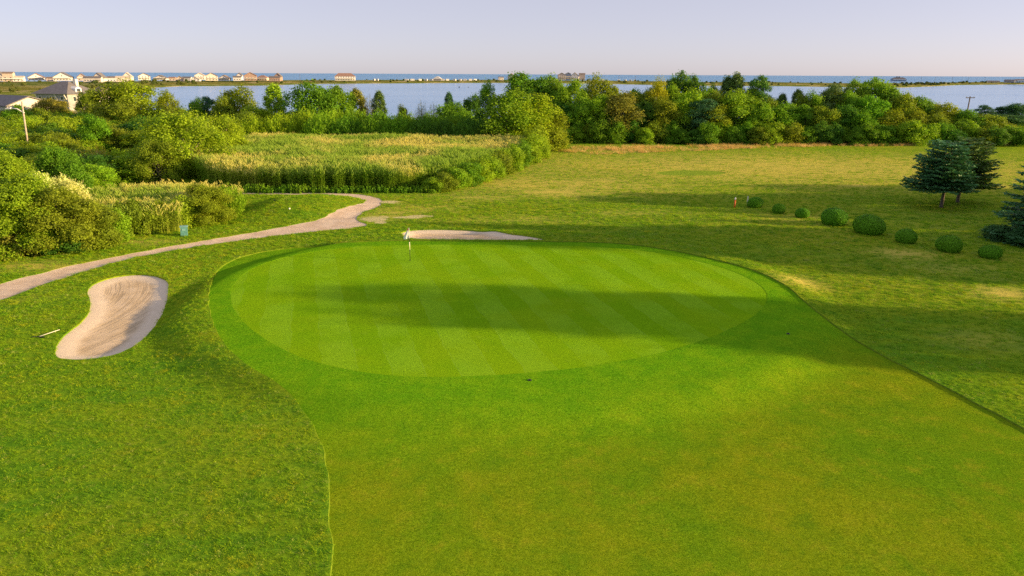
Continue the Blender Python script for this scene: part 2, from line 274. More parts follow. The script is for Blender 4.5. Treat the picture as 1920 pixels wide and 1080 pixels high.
    ('weed', -16.8, 79.4, 0.9, 2.1, 'green', 'low weedy plant at the front foot of the reed field', 'weeds at the foot of the reed field'),
    ('weed', -15.2, 79.6, 0.9, 2.1, 'green', 'low weedy plant at the front foot of the reed field', 'weeds at the foot of the reed field'),
    ('weed', -14.3, 79.6, 0.8, 2.1, 'green', 'low weedy plant at the front foot of the reed field', 'weeds at the foot of the reed field'),
    ('weed', -12.9, 79.7, 0.9, 2.1, 'green', 'low weedy plant at the front foot of the reed field', 'weeds at the foot of the reed field'),
    ('weed', -12.1, 79.7, 0.9, 2.1, 'green', 'low weedy plant at the front foot of the reed field', 'weeds at the foot of the reed field'),
    ('weed', -10.7, 79.8, 0.9, 2.1, 'green', 'low weedy plant at the front foot of the reed field', 'weeds at the foot of the reed field'),
    ('weed', -9.3, 79.8, 0.8, 2.1, 'green', 'low weedy plant at the front foot of the reed field', 'weeds at the foot of the reed field'),
    ('ash', -57.9, 150, 10.6, 7.3, 'olive', 'tall two-tipped tree left of centre, rising against the bay', None),
    ('cedar', -48.6, 146, 10.9, 5.3, 'lime', 'pale green pointed tree left of the large dome bush tree', None),
    ('oak', -39.3, 140, 11.4, 9.8, 'green', 'large dome-shaped green tree against the bay at the reed field back', None),
    ('oak', -35.2, 144, 10.7, 6.8, 'green', 'right-hand lower lobe of the large dome tree by the bay', None),
    ('cedar', -32.3, 148, 10.1, 4.5, 'rust', 'brownish cedar right of the large dome tree', None),
    ('tamarisk', -29.7, 147, 8.5, 4.0, 'rust', 'brown wispy shrub between the brownish and the dark cedar', None),
    ('cedar', -27.1, 145, 9.7, 3.7, 'cedar', 'solitary dark cedar against the bay, right of the brown one', None),
    ('ash', -23.1, 150, 6.9, 2.7, 'olive', 'small thin bush standing in front of the bay water', None),
    ('tamarisk', -19.4, 152, 7.4, 3.2, 'grey', 'grey feathery shrub in front of the bay water', None),
    ('tamarisk', -17.0, 152, 7.0, 3.0, 'grey', 'second, lower grey feathery shrub in front of the bay', None),
    ('cedar', -13.2, 148, 9.5, 2.9, 'blue', 'small spruce-like tip above the green bushes left of the loose tree', None),
    ('oak', -12.1, 140, 7.8, 7.0, 'green', 'broad green bush below the small spruce-like tip', None),
    ('oak', -9.0, 134, 6.4, 5.1, 'bright', 'bright green bush left of the yellow willow', None),
    ('ash', -50.1, 140, 7.2, 7.0, 'sun', 'sunlit yellow shrub tree behind the left end of the reeds', None),
    ('ash', -42.9, 136, 6.4, 6.8, 'sun', 'sunlit yellow bush in front of the large dome tree', None),
    ('ash', -50.8, 134, 6.3, 6.1, 'olive', 'olive bush at the back left corner of the reed field', None),
    ('brush', -37.9, 131, 6.7, 6.4, 'sun', 'yellow-green upright willow brush in the left of the hedge behind the reed field', 'hedge behind the reed field'),
    ('brush', -33.2, 132, 6.7, 6.0, 'lime', 'light green upright willow brush in the middle of the hedge behind the reed field', 'hedge behind the reed field'),
    ('brush', -29.0, 133, 6.7, 6.1, 'lime', 'light green upright willow brush in the middle of the hedge behind the reed field', 'hedge behind the reed field'),
    ('brush', -24.4, 132, 6.5, 6.0, 'green', 'mid-green upright willow brush in the middle of the hedge behind the reed field', 'hedge behind the reed field'),
    ('brush', -19.8, 131, 6.3, 6.0, 'green', 'mid-green upright willow brush in the right of the hedge behind the reed field', 'hedge behind the reed field'),
    ('brush', -15.2, 130, 6.2, 5.7, 'green', 'mid-green upright willow brush in the right of the hedge behind the reed field', 'hedge behind the reed field'),
    ('brush', -11.2, 128, 6.1, 5.4, 'green', 'mid-green upright willow brush in the right of the hedge behind the reed field', 'hedge behind the reed field'),
    ('brush', -7.3, 127, 6.0, 5.8, 'deep', 'dark green upright willow brush in the right of the hedge behind the reed field', 'hedge behind the reed field'),
    ('brush', -4.8, 124, 5.3, 4.7, 'deep', 'dark green upright willow brush in the right of the hedge behind the reed field', 'hedge behind the reed field'),
    ('brush', -34.4, 127, 6.2, 5.8, 'lime', 'light green upright willow brush in the middle of the hedge behind the reed field', 'hedge behind the reed field'),
    ('brush', -29.7, 127, 6.0, 5.8, 'green', 'mid-green upright willow brush in the middle of the hedge behind the reed field', 'hedge behind the reed field'),
    ('brush', -24.8, 126.5, 5.9, 5.8, 'green', 'mid-green upright willow brush in the middle of the hedge behind the reed field', 'hedge behind the reed field'),
    ('brush', -20.5, 126, 5.8, 5.6, 'green', 'mid-green upright willow brush in the right of the hedge behind the reed field', 'hedge behind the reed field'),
    ('brush', -16.1, 125.5, 5.6, 5.3, 'deep', 'dark green upright willow brush in the right of the hedge behind the reed field', 'hedge behind the reed field'),
    ('brush', -12.3, 124.5, 5.4, 5.1, 'deep', 'dark green upright willow brush in the right of the hedge behind the reed field', 'hedge behind the reed field'),
    ('brush', -8.6, 123, 5.2, 4.7, 'deep', 'dark green upright willow brush in the right of the hedge behind the reed field', 'hedge behind the reed field'),
    ('brush', -42.3, 128, 6.1, 5.8, 'sun', 'yellow-green upright willow brush in the left of the hedge behind the reed field', 'hedge behind the reed field'),
    ('brush', -46.3, 127, 5.8, 5.4, 'sun', 'yellow-green upright willow brush in the left of the hedge behind the reed field', 'hedge behind the reed field'),
    ('ash', -84.6, 150, 10.8, 7.5, 'olive', 'left crown of the large paired tree right of the hip-roofed house', None),
    ('ash', -80.5, 152, 11.7, 9.7, 'sun', 'tallest crown of the large paired tree right of the hip-roofed house', None),
    ('oak', -80.9, 147, 8.0, 8.9, 'olive', 'lower tree at the foot of the large paired tree', None),
    ('oak', -97.9, 165, 9.2, 5.0, 'olive', 'dark bushy tree partly hiding the hip-roofed house on its right', None),
    ('oak', -109.6, 170, 7.2, 8.5, 'rust', 'brownish leafy tree below the hip-roofed house', None),
    ('oak', -104.3, 150, 6.5, 5.0, 'green', 'green tree in front of the barn-like house', None),
    ('ash', -76.6, 158, 9.4, 5.0, 'olive', 'medium olive tree in front of the bay, right of the paired tree', None),
    ('tamarisk', -71.2, 150, 7.0, 5.5, 'rust', 'reddish brown wispy shrub below the medium olive tree', None),
    ('oak', -66.5, 150, 8.1, 3.9, 'green', 'small rounded tree left of the bluish pine by the bay', None),
    ('pine', -64.6, 152, 8.3, 3.9, 'blue', 'bluish dark pine by the bay left of the two-tipped tree', None),
    ('oak', -58.8, 146, 8.5, 4.9, 'olive', 'leafy tree at the left foot of the two-tipped tree', None),
    ('cherry', -43.5, 92, 8.5, 10.5, 'sun', 'large sunlit yellow tree with pale branches left of the reed field', None),
    ('cherry', -43.4, 104, 7.3, 7.6, 'sun', 'second sunlit yellow tree between the large one and the reeds', None),
    ('cherry', -43.7, 86, 5.3, 5.3, 'olive', 'low front limb tree of the large sunlit yellow tree', None),
    ('oak', -69.8, 118, 6.4, 4.7, 'bright', 'bright green bush on the slope below the hip-roofed house', None),
    ('tamarisk', -52.3, 88, 4.4, 4.2, 'rust', 'wispy shrub with bare reddish stems beside the small clearing', None),
    ('shrub', -49.6, 92, 2.1, 3.9, 'deep', 'dark shaded bush below the small grass clearing', None),
    ('bush', -36.5, 50.6, 5.9, 5.5, 'sun', 'big sunlit leafy bush at the left edge of the picture by the path', None),
    ('bush', -34.1, 51.0, 5.0, 4.8, 'olive', 'dense bush in the middle of the left foreground thicket', None),
    ('bush', -33.1, 53.0, 3.4, 4.3, 'olive', 'bush in the thicket right of the silvery shrub', None),
    ('shrub', -32.4, 54.9, 2.6, 2.8, 'lime', 'yellowish bush at the right tip of the left foreground thicket', None),
    ('olive', -34.9, 51.6, 3.4, 3.4, 'silver', 'silvery grey-green shrub poking out of the left foreground thicket', None),
    ('shrub', -36.5, 50.0, 2.4, 3.5, 'rust', 'reddish low bush under the left foreground thicket', None),
    ('shrub', -34.1, 51.0, 1.9, 3.2, 'deep', 'dark low bush at the foot of the silvery shrub', None),
    ('shrub', -32.6, 52.4, 1.8, 2.9, 'olive', 'low bush at the thicket foot nearest to the cart path', None),
    ('olive', -39.8, 58.4, 5.0, 3.0, 'cream', 'cream-flowering shrub, left one of two behind the thicket', None),
    ('olive', -38.4, 59.3, 4.5, 3.7, 'cream', 'cream-flowering shrub, right one of two behind the thicket', None),
    ('bush', -42.5, 58.8, 6.6, 4.1, 'sun', 'tall sunlit bush at the left edge behind the thicket', None),
    ('bush', -42.7, 65.3, 6.4, 4.5, 'green', 'green bush behind the cream-flowering shrubs', None),
    ('shrub', -32.1, 57.0, 3.0, 2.8, 'olive', 'bush in the row before the reed pocket, nearest the thicket', None),
    ('shrub', -30.8, 58.5, 2.7, 3.0, 'olive', 'second bush in the row before the reed pocket', None),
    ('shrub', -29.3, 59.9, 2.9, 2.8, 'sun', 'third bush in the row before the reed pocket, above the bin', None),
    ('bush', -27.6, 61.8, 3.6, 4.0, 'olive', 'largest bush in the row before the reed pocket', None),
    ('brush', -27.0, 65.1, 3.1, 2.8, 'lime', 'upright grassy bush closing the reed pocket near the tee', None),
    ('shrub', -94.2, 163.5, 3.4, 4.1, 'olive', 'olive bush in the left thicket below the paired tree', 'bushes of the left thicket'),
    ('shrub', -59.4, 130.5, 4.2, 6.0, 'sun', 'yellow-green bush in the left thicket behind the large yellow tree', 'bushes of the left thicket'),
    ('oak', -100.9, 137.7, 4.6, 6.9, 'sun', 'yellow-green bush in the left thicket around the street-lamp pole', 'bushes of the left thicket'),
    ('oak', -66.5, 170.0, 3.7, 4.5, 'green', 'mid-green bush in the left thicket near the reddish wispy shrub', 'bushes of the left thicket'),
    ('brush', -69.4, 133.2, 5.1, 6.1, 'deep', 'dark green upright brush in the left thicket behind the large yellow tree', 'bushes of the left thicket'),
    ('oak', -57.7, 77.6, 2.8, 4.8, 'olive', 'olive bush in the left thicket behind the cream-flowering shrubs', 'bushes of the left thicket'),
    ('ash', -86.6, 119.2, 3.0, 4.3, 'sun', 'yellow-green small tree in the left thicket around the street-lamp pole', 'bushes of the left thicket'),
    ('brush', -53.6, 81.3, 2.7, 3.8, 'olive', 'olive upright brush in the left thicket below the street-lamp pole', 'bushes of the left thicket'),
    ('shrub', -47.7, 109.3, 3.3, 4.6, 'sun', 'yellow-green bush in the left thicket behind the large yellow tree', 'bushes of the left thicket'),
    ('shrub', -71.8, 111.2, 3.9, 5.6, 'olive', 'olive bush in the left thicket around the street-lamp pole', 'bushes of the left thicket'),
    ('ash', -75.0, 154.1, 4.8, 5.8, 'lime', 'light green small tree in the left thicket near the reddish wispy shrub', 'bushes of the left thicket'),
    ('shrub', -63.2, 95.3, 2.8, 4.0, 'lime', 'light green bush in the left thicket below the street-lamp pole', 'bushes of the left thicket'),
    ('shrub', -66.7, 92.4, 3.4, 5.5, 'deep', 'dark green bush in the left thicket below the street-lamp pole', 'bushes of the left thicket'),
    ('shrub', -87.5, 145.8, 5.0, 6.3, 'lime', 'light green bush in the left thicket below the two houses', 'bushes of the left thicket'),
    ('shrub', -93.7, 154.8, 4.3, 5.2, 'lime', 'light green bush in the left thicket below the two houses', 'bushes of the left thicket'),
    ('shrub', -72.8, 167.3, 4.2, 5.3, 'green', 'mid-green bush in the left thicket near the reddish wispy shrub', 'bushes of the left thicket'),
    ('shrub', -102.1, 169.8, 4.1, 5.1, 'sun', 'yellow-green bush in the left thicket below the two houses', 'bushes of the left thicket'),
    ('brush', -95.5, 147.2, 5.3, 7.2, 'olive', 'olive upright brush in the left thicket below the two houses', 'bushes of the left thicket'),
    ('shrub', -78.6, 168.0, 3.9, 5.5, 'deep', 'dark green bush in the left thicket near the reddish wispy shrub', 'bushes of the left thicket'),
    ('oak', -48.1, 73.2, 3.8, 6.4, 'lime', 'light green bush in the left thicket behind the cream-flowering shrubs', 'bushes of the left thicket'),
    ('brush', -51.8, 71.3, 3.3, 4.5, 'green', 'mid-green upright brush in the left thicket behind the cream-flowering shrubs', 'bushes of the left thicket'),
    ('shrub', -101.9, 149.3, 3.5, 4.1, 'olive', 'olive bush in the left thicket below the two houses', 'bushes of the left thicket'),
    ('brush', -71.5, 122.6, 4.5, 6.1, 'sun', 'yellow-green upright brush in the left thicket above the small grass clearing', 'bushes of the left thicket'),
    ('ash', -50.4, 83.6, 3.9, 5.2, 'deep', 'dark green small tree in the left thicket beside the small grass clearing', 'bushes of the left thicket'),
    ('brush', -79.5, 155.7, 3.7, 4.6, 'olive', 'olive upright brush in the left thicket below the paired tree', 'bushes of the left thicket'),
    ('oak', -53.2, 124.4, 5.1, 6.7, 'lime', 'light green bush in the left thicket behind the large yellow tree', 'bushes of the left thicket'),
    ('ash', -72.1, 161.7, 4.8, 7.2, 'lime', 'light green small tree in the left thicket near the reddish wispy shrub', 'bushes of the left thicket'),
    ('shrub', -59.6, 87.9, 3.2, 5.4, 'sun', 'yellow-green bush in the left thicket below the street-lamp pole', 'bushes of the left thicket'),
    ('brush', -57.2, 142.8, 3.6, 5.1, 'olive', 'olive upright brush in the left thicket near the reddish wispy shrub', 'bushes of the left thicket'),
    ('shrub', -83.4, 158.8, 5.1, 7.6, 'sun', 'yellow-green bush in the left thicket below the paired tree', 'bushes of the left thicket'),
    ('shrub', -76.1, 107.2, 2.6, 4.5, 'deep', 'dark green bush in the left thicket around the street-lamp pole', 'bushes of the left thicket'),
    ('shrub', -81.1, 126.8, 5.2, 6.6, 'sun', 'yellow-green bush in the left thicket around the street-lamp pole', 'bushes of the left thicket'),
    ('ash', -109.5, 162.7, 3.9, 4.7, 'sun', 'yellow-green small tree in the left thicket below the two houses', 'bushes of the left thicket'),
    ('ash', -79.8, 109.9, 3.8, 6.3, 'sun', 'yellow-green small tree in the left thicket around the street-lamp pole', 'bushes of the left thicket'),
    ('ash', -86.8, 124.1, 3.9, 4.7, 'sun', 'yellow-green small tree in the left thicket around the street-lamp pole', 'bushes of the left thicket'),
    ('brush', -85.8, 169.8, 3.8, 5.1, 'olive', 'olive upright brush in the left thicket below the paired tree', 'bushes of the left thicket'),
    ('shrub', -73.1, 137.4, 3.6, 4.7, 'green', 'mid-green bush in the left thicket above the small grass clearing', 'bushes of the left thicket'),
    ('shrub', -54.3, 138.5, 5.0, 6.4, 'sun', 'yellow-green bush in the left thicket behind the large yellow tree', 'bushes of the left thicket'),
    ('ash', -54.5, 114.0, 2.8, 4.1, 'olive', 'olive small tree in the left thicket behind the large yellow tree', 'bushes of the left thicket'),
    ('ash', -69.6, 142.6, 3.4, 3.9, 'sun', 'yellow-green small tree in the left thicket near the reddish wispy shrub', 'bushes of the left thicket'),
    ('brush', -61.0, 148.8, 4.8, 7.0, 'olive', 'olive upright brush in the left thicket near the reddish wispy shrub', 'bushes of the left thicket'),
    ('shrub', -49.2, 99.4, 3.2, 4.6, 'sun', 'yellow-green bush in the left thicket beside the small grass clearing', 'bushes of the left thicket'),
    ('oak', -65.5, 125.3, 4.9, 5.9, 'deep', 'dark green bush in the left thicket above the small grass clearing', 'bushes of the left thicket'),
    ('oak', -85.6, 141.6, 4.2, 5.2, 'lime', 'light green bush in the left thicket below the two houses', 'bushes of the left thicket'),
    ('shrub', -75.9, 142.3, 4.7, 6.7, 'olive', 'olive bush in the left thicket below the paired tree', 'bushes of the left thicket'),
    ('shrub', -75.5, 113.9, 3.9, 5.8, 'olive', 'olive bush in the left thicket around the street-lamp pole', 'bushes of the left thicket'),
    ('shrub', -78.0, 138.2, 3.4, 3.9, 'sun', 'yellow-green bush in the left thicket above the small grass clearing', 'bushes of the left thicket'),
    ('oak', -52.5, 128.8, 5.3, 7.8, 'sun', 'yellow-green bush in the left thicket behind the large yellow tree', 'bushes of the left thicket'),
    ('shrub', -66.0, 88.7, 3.4, 5.0, 'olive', 'olive bush in the left thicket below the street-lamp pole', 'bushes of the left thicket'),
    ('oak', -56.7, 82.7, 3.6, 4.8, 'olive', 'olive bush in the left thicket below the street-lamp pole', 'bushes of the left thicket'),
    ('ash', -96.1, 158.6, 3.9, 5.0, 'green', 'mid-green small tree in the left thicket below the two houses', 'bushes of the left thicket'),
    ('ash', -66.8, 153.8, 3.5, 4.6, 'olive', 'olive small tree in the left thicket near the reddish wispy shrub', 'bushes of the left thicket'),
    ('shrub', -62.4, 91.0, 2.8, 4.1, 'sun', 'yellow-green bush in the left thicket below the street-lamp pole', 'bushes of the left thicket'),
    ('shrub', -73.6, 130.1, 4.6, 5.6, 'olive', 'olive bush in the left thicket above the small grass clearing', 'bushes of the left thicket'),
    ('shrub', -50.4, 68.4, 2.6, 3.9, 'deep', 'dark green bush in the left thicket behind the cream-flowering shrubs', 'bushes of the left thicket'),
    ('shrub', -115.7, 157.8, 4.4, 5.4, 'green', 'mid-green bush in the left thicket below the two houses', 'bushes of the left thicket'),
    ('ash', -66.1, 130.6, 5.1, 6.7, 'green', 'mid-green small tree in the left thicket behind the large yellow tree', 'bushes of the left thicket'),
    ('oak', -92.2, 136.7, 3.5, 4.2, 'sun', 'yellow-green bush in the left thicket around the street-lamp pole', 'bushes of the left thicket'),
    ('brush', -95.5, 140.0, 4.5, 6.8, 'lime', 'light green upright brush in the left thicket around the street-lamp pole', 'bushes of the left thicket'),
    ('shrub', -56.2, 90.5, 3.8, 6.4, 'olive', 'olive bush in the left thicket beside the small grass clearing', 'bushes of the left thicket'),
    ('shrub', -47.4, 104.1, 3.7, 6.2, 'deep', 'dark green bush in the left thicket beside the small grass clearing', 'bushes of the left thicket'),
    ('shrub', -55.0, 102.2, 2.5, 4.3, 'olive', 'olive bush in the left thicket beside the small grass clearing', 'bushes of the left thicket'),
    ('brush', -89.4, 132.9, 4.7, 5.7, 'sun', 'yellow-green upright brush in the left thicket around the street-lamp pole', 'bushes of the left thicket'),
    ('shrub', -62.8, 140.9, 3.7, 4.6, 'deep', 'dark green bush in the left thicket near the reddish wispy shrub', 'bushes of the left thicket'),
    ('shrub', -54.8, 120.1, 4.2, 5.0, 'green', 'mid-green bush in the left thicket behind the large yellow tree', 'bushes of the left thicket'),
    ('oak', -84.6, 114.6, 3.9, 5.9, 'sun', 'yellow-green bush in the left thicket around the street-lamp pole', 'bushes of the left thicket'),
    ('brush', -109.2, 150.6, 3.7, 5.4, 'olive', 'olive upright brush in the left thicket below the two houses', 'bushes of the left thicket'),
    ('shrub', -52.5, 75.7, 3.2, 4.5, 'olive', 'olive bush in the left thicket behind the cream-flowering shrubs', 'bushes of the left thicket'),
    ('ash', -119.2, 166.3, 4.3, 6.4, 'olive', 'olive small tree in the left thicket below the two houses', 'bushes of the left thicket'),
    ('shrub', -57.6, 94.9, 3.0, 4.8, 'sun', 'yellow-green bush in the left thicket beside the small grass clearing', 'bushes of the left thicket'),
    ('oak', -93.4, 168.5, 5.3, 6.3, 'deep', 'dark green bush in the left thicket below the paired tree', 'bushes of the left thicket'),
    ('ash', -67.5, 120.0, 4.5, 5.5, 'olive', 'olive small tree in the left thicket above the small grass clearing', 'bushes of the left thicket'),
    ('brush', -94.3, 127.8, 4.2, 5.5, 'sun', 'yellow-green upright brush in the left thicket around the street-lamp pole', 'bushes of the left thicket'),
    ('ash', -51.7, 90.2, 2.6, 3.7, 'deep', 'dark green small tree in the left thicket beside the small grass clearing', 'bushes of the left thicket'),
    ('brush', -114.6, 163.6, 4.8, 7.1, 'olive', 'olive upright brush in the left thicket below the two houses', 'bushes of the left thicket'),
    ('shrub', -86.2, 136.9, 5.1, 7.6, 'sun', 'yellow-green bush in the left thicket above the small grass clearing', 'bushes of the left thicket'),
    ('shrub', -82.2, 119.3, 3.6, 5.7, 'green', 'mid-green bush in the left thicket around the street-lamp pole', 'bushes of the left thicket'),
    ('brush', -103.3, 156.0, 4.6, 6.2, 'sun', 'yellow-green upright brush in the left thicket below the two houses', 'bushes of the left thicket'),
    ('oak', -101.7, 161.1, 3.8, 4.8, 'olive', 'olive bush in the left thicket below the two houses', 'bushes of the left thicket'),
    ('brush', -52.0, 105.1, 3.4, 5.0, 'deep', 'dark green upright brush in the left thicket behind the large yellow tree', 'bushes of the left thicket'),
    ('shrub', -58.9, 154.1, 4.3, 5.7, 'olive', 'olive bush in the left thicket near the reddish wispy shrub', 'bushes of the left thicket'),
    ('brush', -78.1, 130.5, 3.5, 5.2, 'sun', 'yellow-green upright brush in the left thicket above the small grass clearing', 'bushes of the left thicket'),
    ('ash', -90.5, 151.2, 5.0, 6.8, 'deep', 'dark green small tree in the left thicket below the two houses', 'bushes of the left thicket'),
    ('ash', -67.8, 160.4, 4.3, 5.5, 'deep', 'dark green small tree in the left thicket near the reddish wispy shrub', 'bushes of the left thicket'),
    ('oak', -125.6, 169.8, 4.3, 6.5, 'lime', 'light green bush in the left thicket below the two houses', 'bushes of the left thicket'),
    ('brush', -72.7, 102.1, 3.1, 4.2, 'green', 'mid-green upright brush in the left thicket below the street-lamp pole', 'bushes of the left thicket'),
    ('shrub', -98.3, 165.9, 4.2, 5.2, 'green', 'mid-green bush in the left thicket below the paired tree', 'bushes of the left thicket'),
    ('oak', -62.7, 119.0, 3.9, 6.2, 'sun', 'yellow-green bush in the left thicket above the small grass clearing', 'bushes of the left thicket'),
    ('shrub', -105.0, 143.8, 4.2, 5.7, 'olive', 'olive bush in the left thicket below the two houses', 'bushes of the left thicket'),
    ('brush', -111.2, 169.0, 4.6, 6.4, 'deep', 'dark green upright brush in the left thicket below the two houses', 'bushes of the left thicket'),
    ('shrub', -47.6, 118.6, 3.4, 4.5, 'lime', 'light green bush in the left thicket behind the large yellow tree', 'bushes of the left thicket'),
    ('ash', -90.1, 127.6, 4.8, 6.1, 'sun', 'yellow-green small tree in the left thicket around the street-lamp pole', 'bushes of the left thicket'),
    ('brush', -60.4, 82.8, 3.0, 5.0, 'olive', 'olive upright brush in the left thicket below the street-lamp pole', 'bushes of the left thicket'),
    ('brush', -54.9, 109.6, 2.6, 4.2, 'deep', 'dark green upright brush in the left thicket behind the large yellow tree', 'bushes of the left thicket'),
    ('brush', -81.2, 147.1, 5.2, 7.9, 'green', 'mid-green upright brush in the left thicket below the paired tree', 'bushes of the left thicket'),
    ('shrub', -76.5, 147.8, 4.9, 6.3, 'sun', 'yellow-green bush in the left thicket below the paired tree', 'bushes of the left thicket'),
    ('oak', -70.2, 107.5, 3.8, 5.6, 'olive', 'olive bush in the left thicket around the street-lamp pole', 'bushes of the left thicket'),
    ('shrub', -50.9, 133.2, 4.9, 6.6, 'lime', 'light green bush in the left thicket behind the large yellow tree', 'bushes of the left thicket'),
    ('ash', -52.6, 96.4, 2.8, 3.7, 'deep', 'dark green small tree in the left thicket beside the small grass clearing', 'bushes of the left thicket'),
    ('ash', -87.7, 157.4, 5.2, 6.7, 'green', 'mid-green small tree in the left thicket below the paired tree', 'bushes of the left thicket'),
    ('shrub', -89.6, 165.8, 4.5, 5.4, 'sun', 'yellow-green bush in the left thicket below the paired tree', 'bushes of the left thicket'),
    ('brush', -66.1, 135.9, 5.2, 6.7, 'lime', 'light green upright brush in the left thicket behind the large yellow tree', 'bushes of the left thicket'),
    ('oak', -48.1, 80.1, 3.1, 4.2, 'lime', 'light green bush in the left thicket beside the small grass clearing', 'bushes of the left thicket'),
    ('oak', -64.9, 145.9, 3.7, 5.6, 'sun', 'yellow-green bush in the left thicket near the reddish wispy shrub', 'bushes of the left thicket'),
    ('oak', -61.1, 124.6, 4.3, 5.1, 'olive', 'olive bush in the left thicket behind the large yellow tree', 'bushes of the left thicket'),
    ('shrub', -79.9, 122.8, 4.5, 5.5, 'green', 'mid-green bush in the left thicket around the street-lamp pole', 'bushes of the left thicket'),
    ('brush', -61.7, 161.8, 4.5, 5.0, 'olive', 'olive upright brush in the left thicket near the reddish wispy shrub', 'bushes of the left thicket'),
    ('ash', -76.9, 118.2, 3.9, 6.4, 'green', 'mid-green small tree in the left thicket around the street-lamp pole', 'bushes of the left thicket'),
    ('brush', -96.9, 131.9, 3.8, 5.8, 'green', 'mid-green upright brush in the left thicket around the street-lamp pole', 'bushes of the left thicket'),
    ('ash', -69.9, 95.9, 2.6, 3.8, 'olive', 'olive small tree in the left thicket below the street-lamp pole', 'bushes of the left thicket'),
    ('oak', -91.7, 144.2, 4.6, 5.5, 'deep', 'dark green bush in the left thicket below the two houses', 'bushes of the left thicket'),
    ('shrub', -70.0, 116.3, 2.7, 4.2, 'lime', 'light green bush in the left thicket above the small grass clearing', 'bushes of the left thicket'),
    ('shrub', -57.6, 134.6, 3.9, 5.4, 'green', 'mid-green bush in the left thicket behind the large yellow tree', 'bushes of the left thicket'),
    ('brush', -54.0, 85.0, 2.6, 3.4, 'olive', 'olive upright brush in the left thicket beside the small grass clearing', 'bushes of the left thicket'),
    ('ash', -82.2, 163.8, 4.8, 7.1, 'sun', 'yellow-green small tree in the left thicket near the reddish wispy shrub', 'bushes of the left thicket'),
    ('oak', -47.6, 89.6, 2.8, 3.8, 'deep', 'dark green bush in the left thicket beside the small grass clearing', 'bushes of the left thicket'),
    ('ash', -119.7, 161.6, 4.4, 5.3, 'sun', 'yellow-green small tree in the left thicket below the two houses', 'bushes of the left thicket'),
    ('oak', -120.6, 171.3, 4.9, 5.8, 'sun', 'yellow-green bush in the left thicket below the two houses', 'bushes of the left thicket'),
    ('ash', -80.7, 114.7, 3.9, 6.2, 'lime', 'light green small tree in the left thicket around the street-lamp pole', 'bushes of the left thicket'),
    ('shrub', -84.1, 130.0, 4.6, 6.8, 'olive', 'olive bush in the left thicket around the street-lamp pole', 'bushes of the left thicket'),
    ('brush', -47.6, 65.7, 3.2, 5.2, 'deep', 'dark green upright brush in the left thicket behind the cream-flowering shrubs', 'bushes of the left thicket'),
    ('brush', -70.8, 148.7, 3.4, 4.0, 'olive', 'olive upright brush in the left thicket near the reddish wispy shrub', 'bushes of the left thicket'),
    ('oak', -79.8, 134.5, 3.8, 5.2, 'olive', 'olive bush in the left thicket above the small grass clearing', 'bushes of the left thicket'),
    ('brush', -50.2, 121.5, 5.0, 7.3, 'sun', 'yellow-green upright brush in the left thicket behind the large yellow tree', 'bushes of the left thicket'),
    ('brush', -110.2, 155.3, 4.9, 5.9, 'olive', 'olive upright brush in the left thicket below the two houses', 'bushes of the left thicket'),
    ('shrub', -62.8, 156.2, 5.3, 6.2, 'lime', 'light green bush in the left thicket near the reddish wispy shrub', 'bushes of the left thicket'),
    ('brush', -50.5, 113.3, 2.6, 4.4, 'deep', 'dark green upright brush in the left thicket behind the large yellow tree', 'bushes of the left thicket'),
    ('shrub', -76.2, 158.8, 5.0, 7.5, 'sun', 'yellow-green bush in the left thicket near the reddish wispy shrub', 'bushes of the left thicket'),
    ('ash', -62.0, 136.7, 4.9, 6.1, 'green', 'mid-green small tree in the left thicket behind the large yellow tree', 'bushes of the left thicket'),
    ('shrub', -48.5, 76.6, 2.6, 4.1, 'sun', 'yellow-green bush in the left thicket behind the cream-flowering shrubs', 'bushes of the left thicket'),
    ('oak', -63.0, 85.1, 2.9, 4.1, 'green', 'mid-green bush in the left thicket below the street-lamp pole', 'bushes of the left thicket'),
    ('shrub', -75.3, 171.9, 3.9, 5.0, 'olive', 'olive bush in the left thicket near the reddish wispy shrub', 'bushes of the left thicket'),
    ('shrub', -56.6, 127.6, 4.3, 5.3, 'lime', 'light green bush in the left thicket behind the large yellow tree', 'bushes of the left thicket'),
    ('shrub', -86.2, 152.6, 4.2, 5.4, 'deep', 'dark green bush in the left thicket below the paired tree', 'bushes of the left thicket'),
    ('brush', -106.1, 167.4, 4.4, 6.6, 'green', 'mid-green upright brush in the left thicket below the two houses', 'bushes of the left thicket'),
    ('ash', -115.3, 171.0, 4.6, 6.4, 'green', 'mid-green small tree in the left thicket below the two houses', 'bushes of the left thicket'),
    ('brush', -66.7, 165.3, 4.2, 5.7, 'deep', 'dark green upright brush in the left thicket near the reddish wispy shrub', 'bushes of the left thicket'),
    ('brush', -49.2, 93.9, 3.8, 5.0, 'lime', 'light green upright brush in the left thicket beside the small grass clearing', 'bushes of the left thicket'),
    ('ash', -69.5, 127.8, 4.2, 6.0, 'deep', 'dark green small tree in the left thicket above the small grass clearing', 'bushes of the left thicket'),
    ('ash', -48.7, 125.6, 3.5, 5.3, 'olive', 'olive small tree in the left thicket behind the large yellow tree', 'bushes of the left thicket'),
    ('ash', -68.8, 100.1, 3.0, 4.6, 'lime', 'light green small tree in the left thicket below the street-lamp pole', 'bushes of the left thicket'),
    ('oak', -98.0, 151.7, 4.6, 5.4, 'lime', 'light green bush in the left thicket below the two houses', 'bushes of the left thicket'),
    ('ash', -57.6, 116.6, 3.6, 5.4, 'deep', 'dark green small tree in the left thicket behind the large yellow tree', 'bushes of the left thicket'),
    ('oak', -98.6, 142.8, 5.0, 7.1, 'sun', 'yellow-green bush in the left thicket below the two houses', 'bushes of the left thicket'),
    ('shrub', -75.4, 125.5, 3.7, 5.0, 'deep', 'dark green bush in the left thicket above the small grass clearing', 'bushes of the left thicket'),
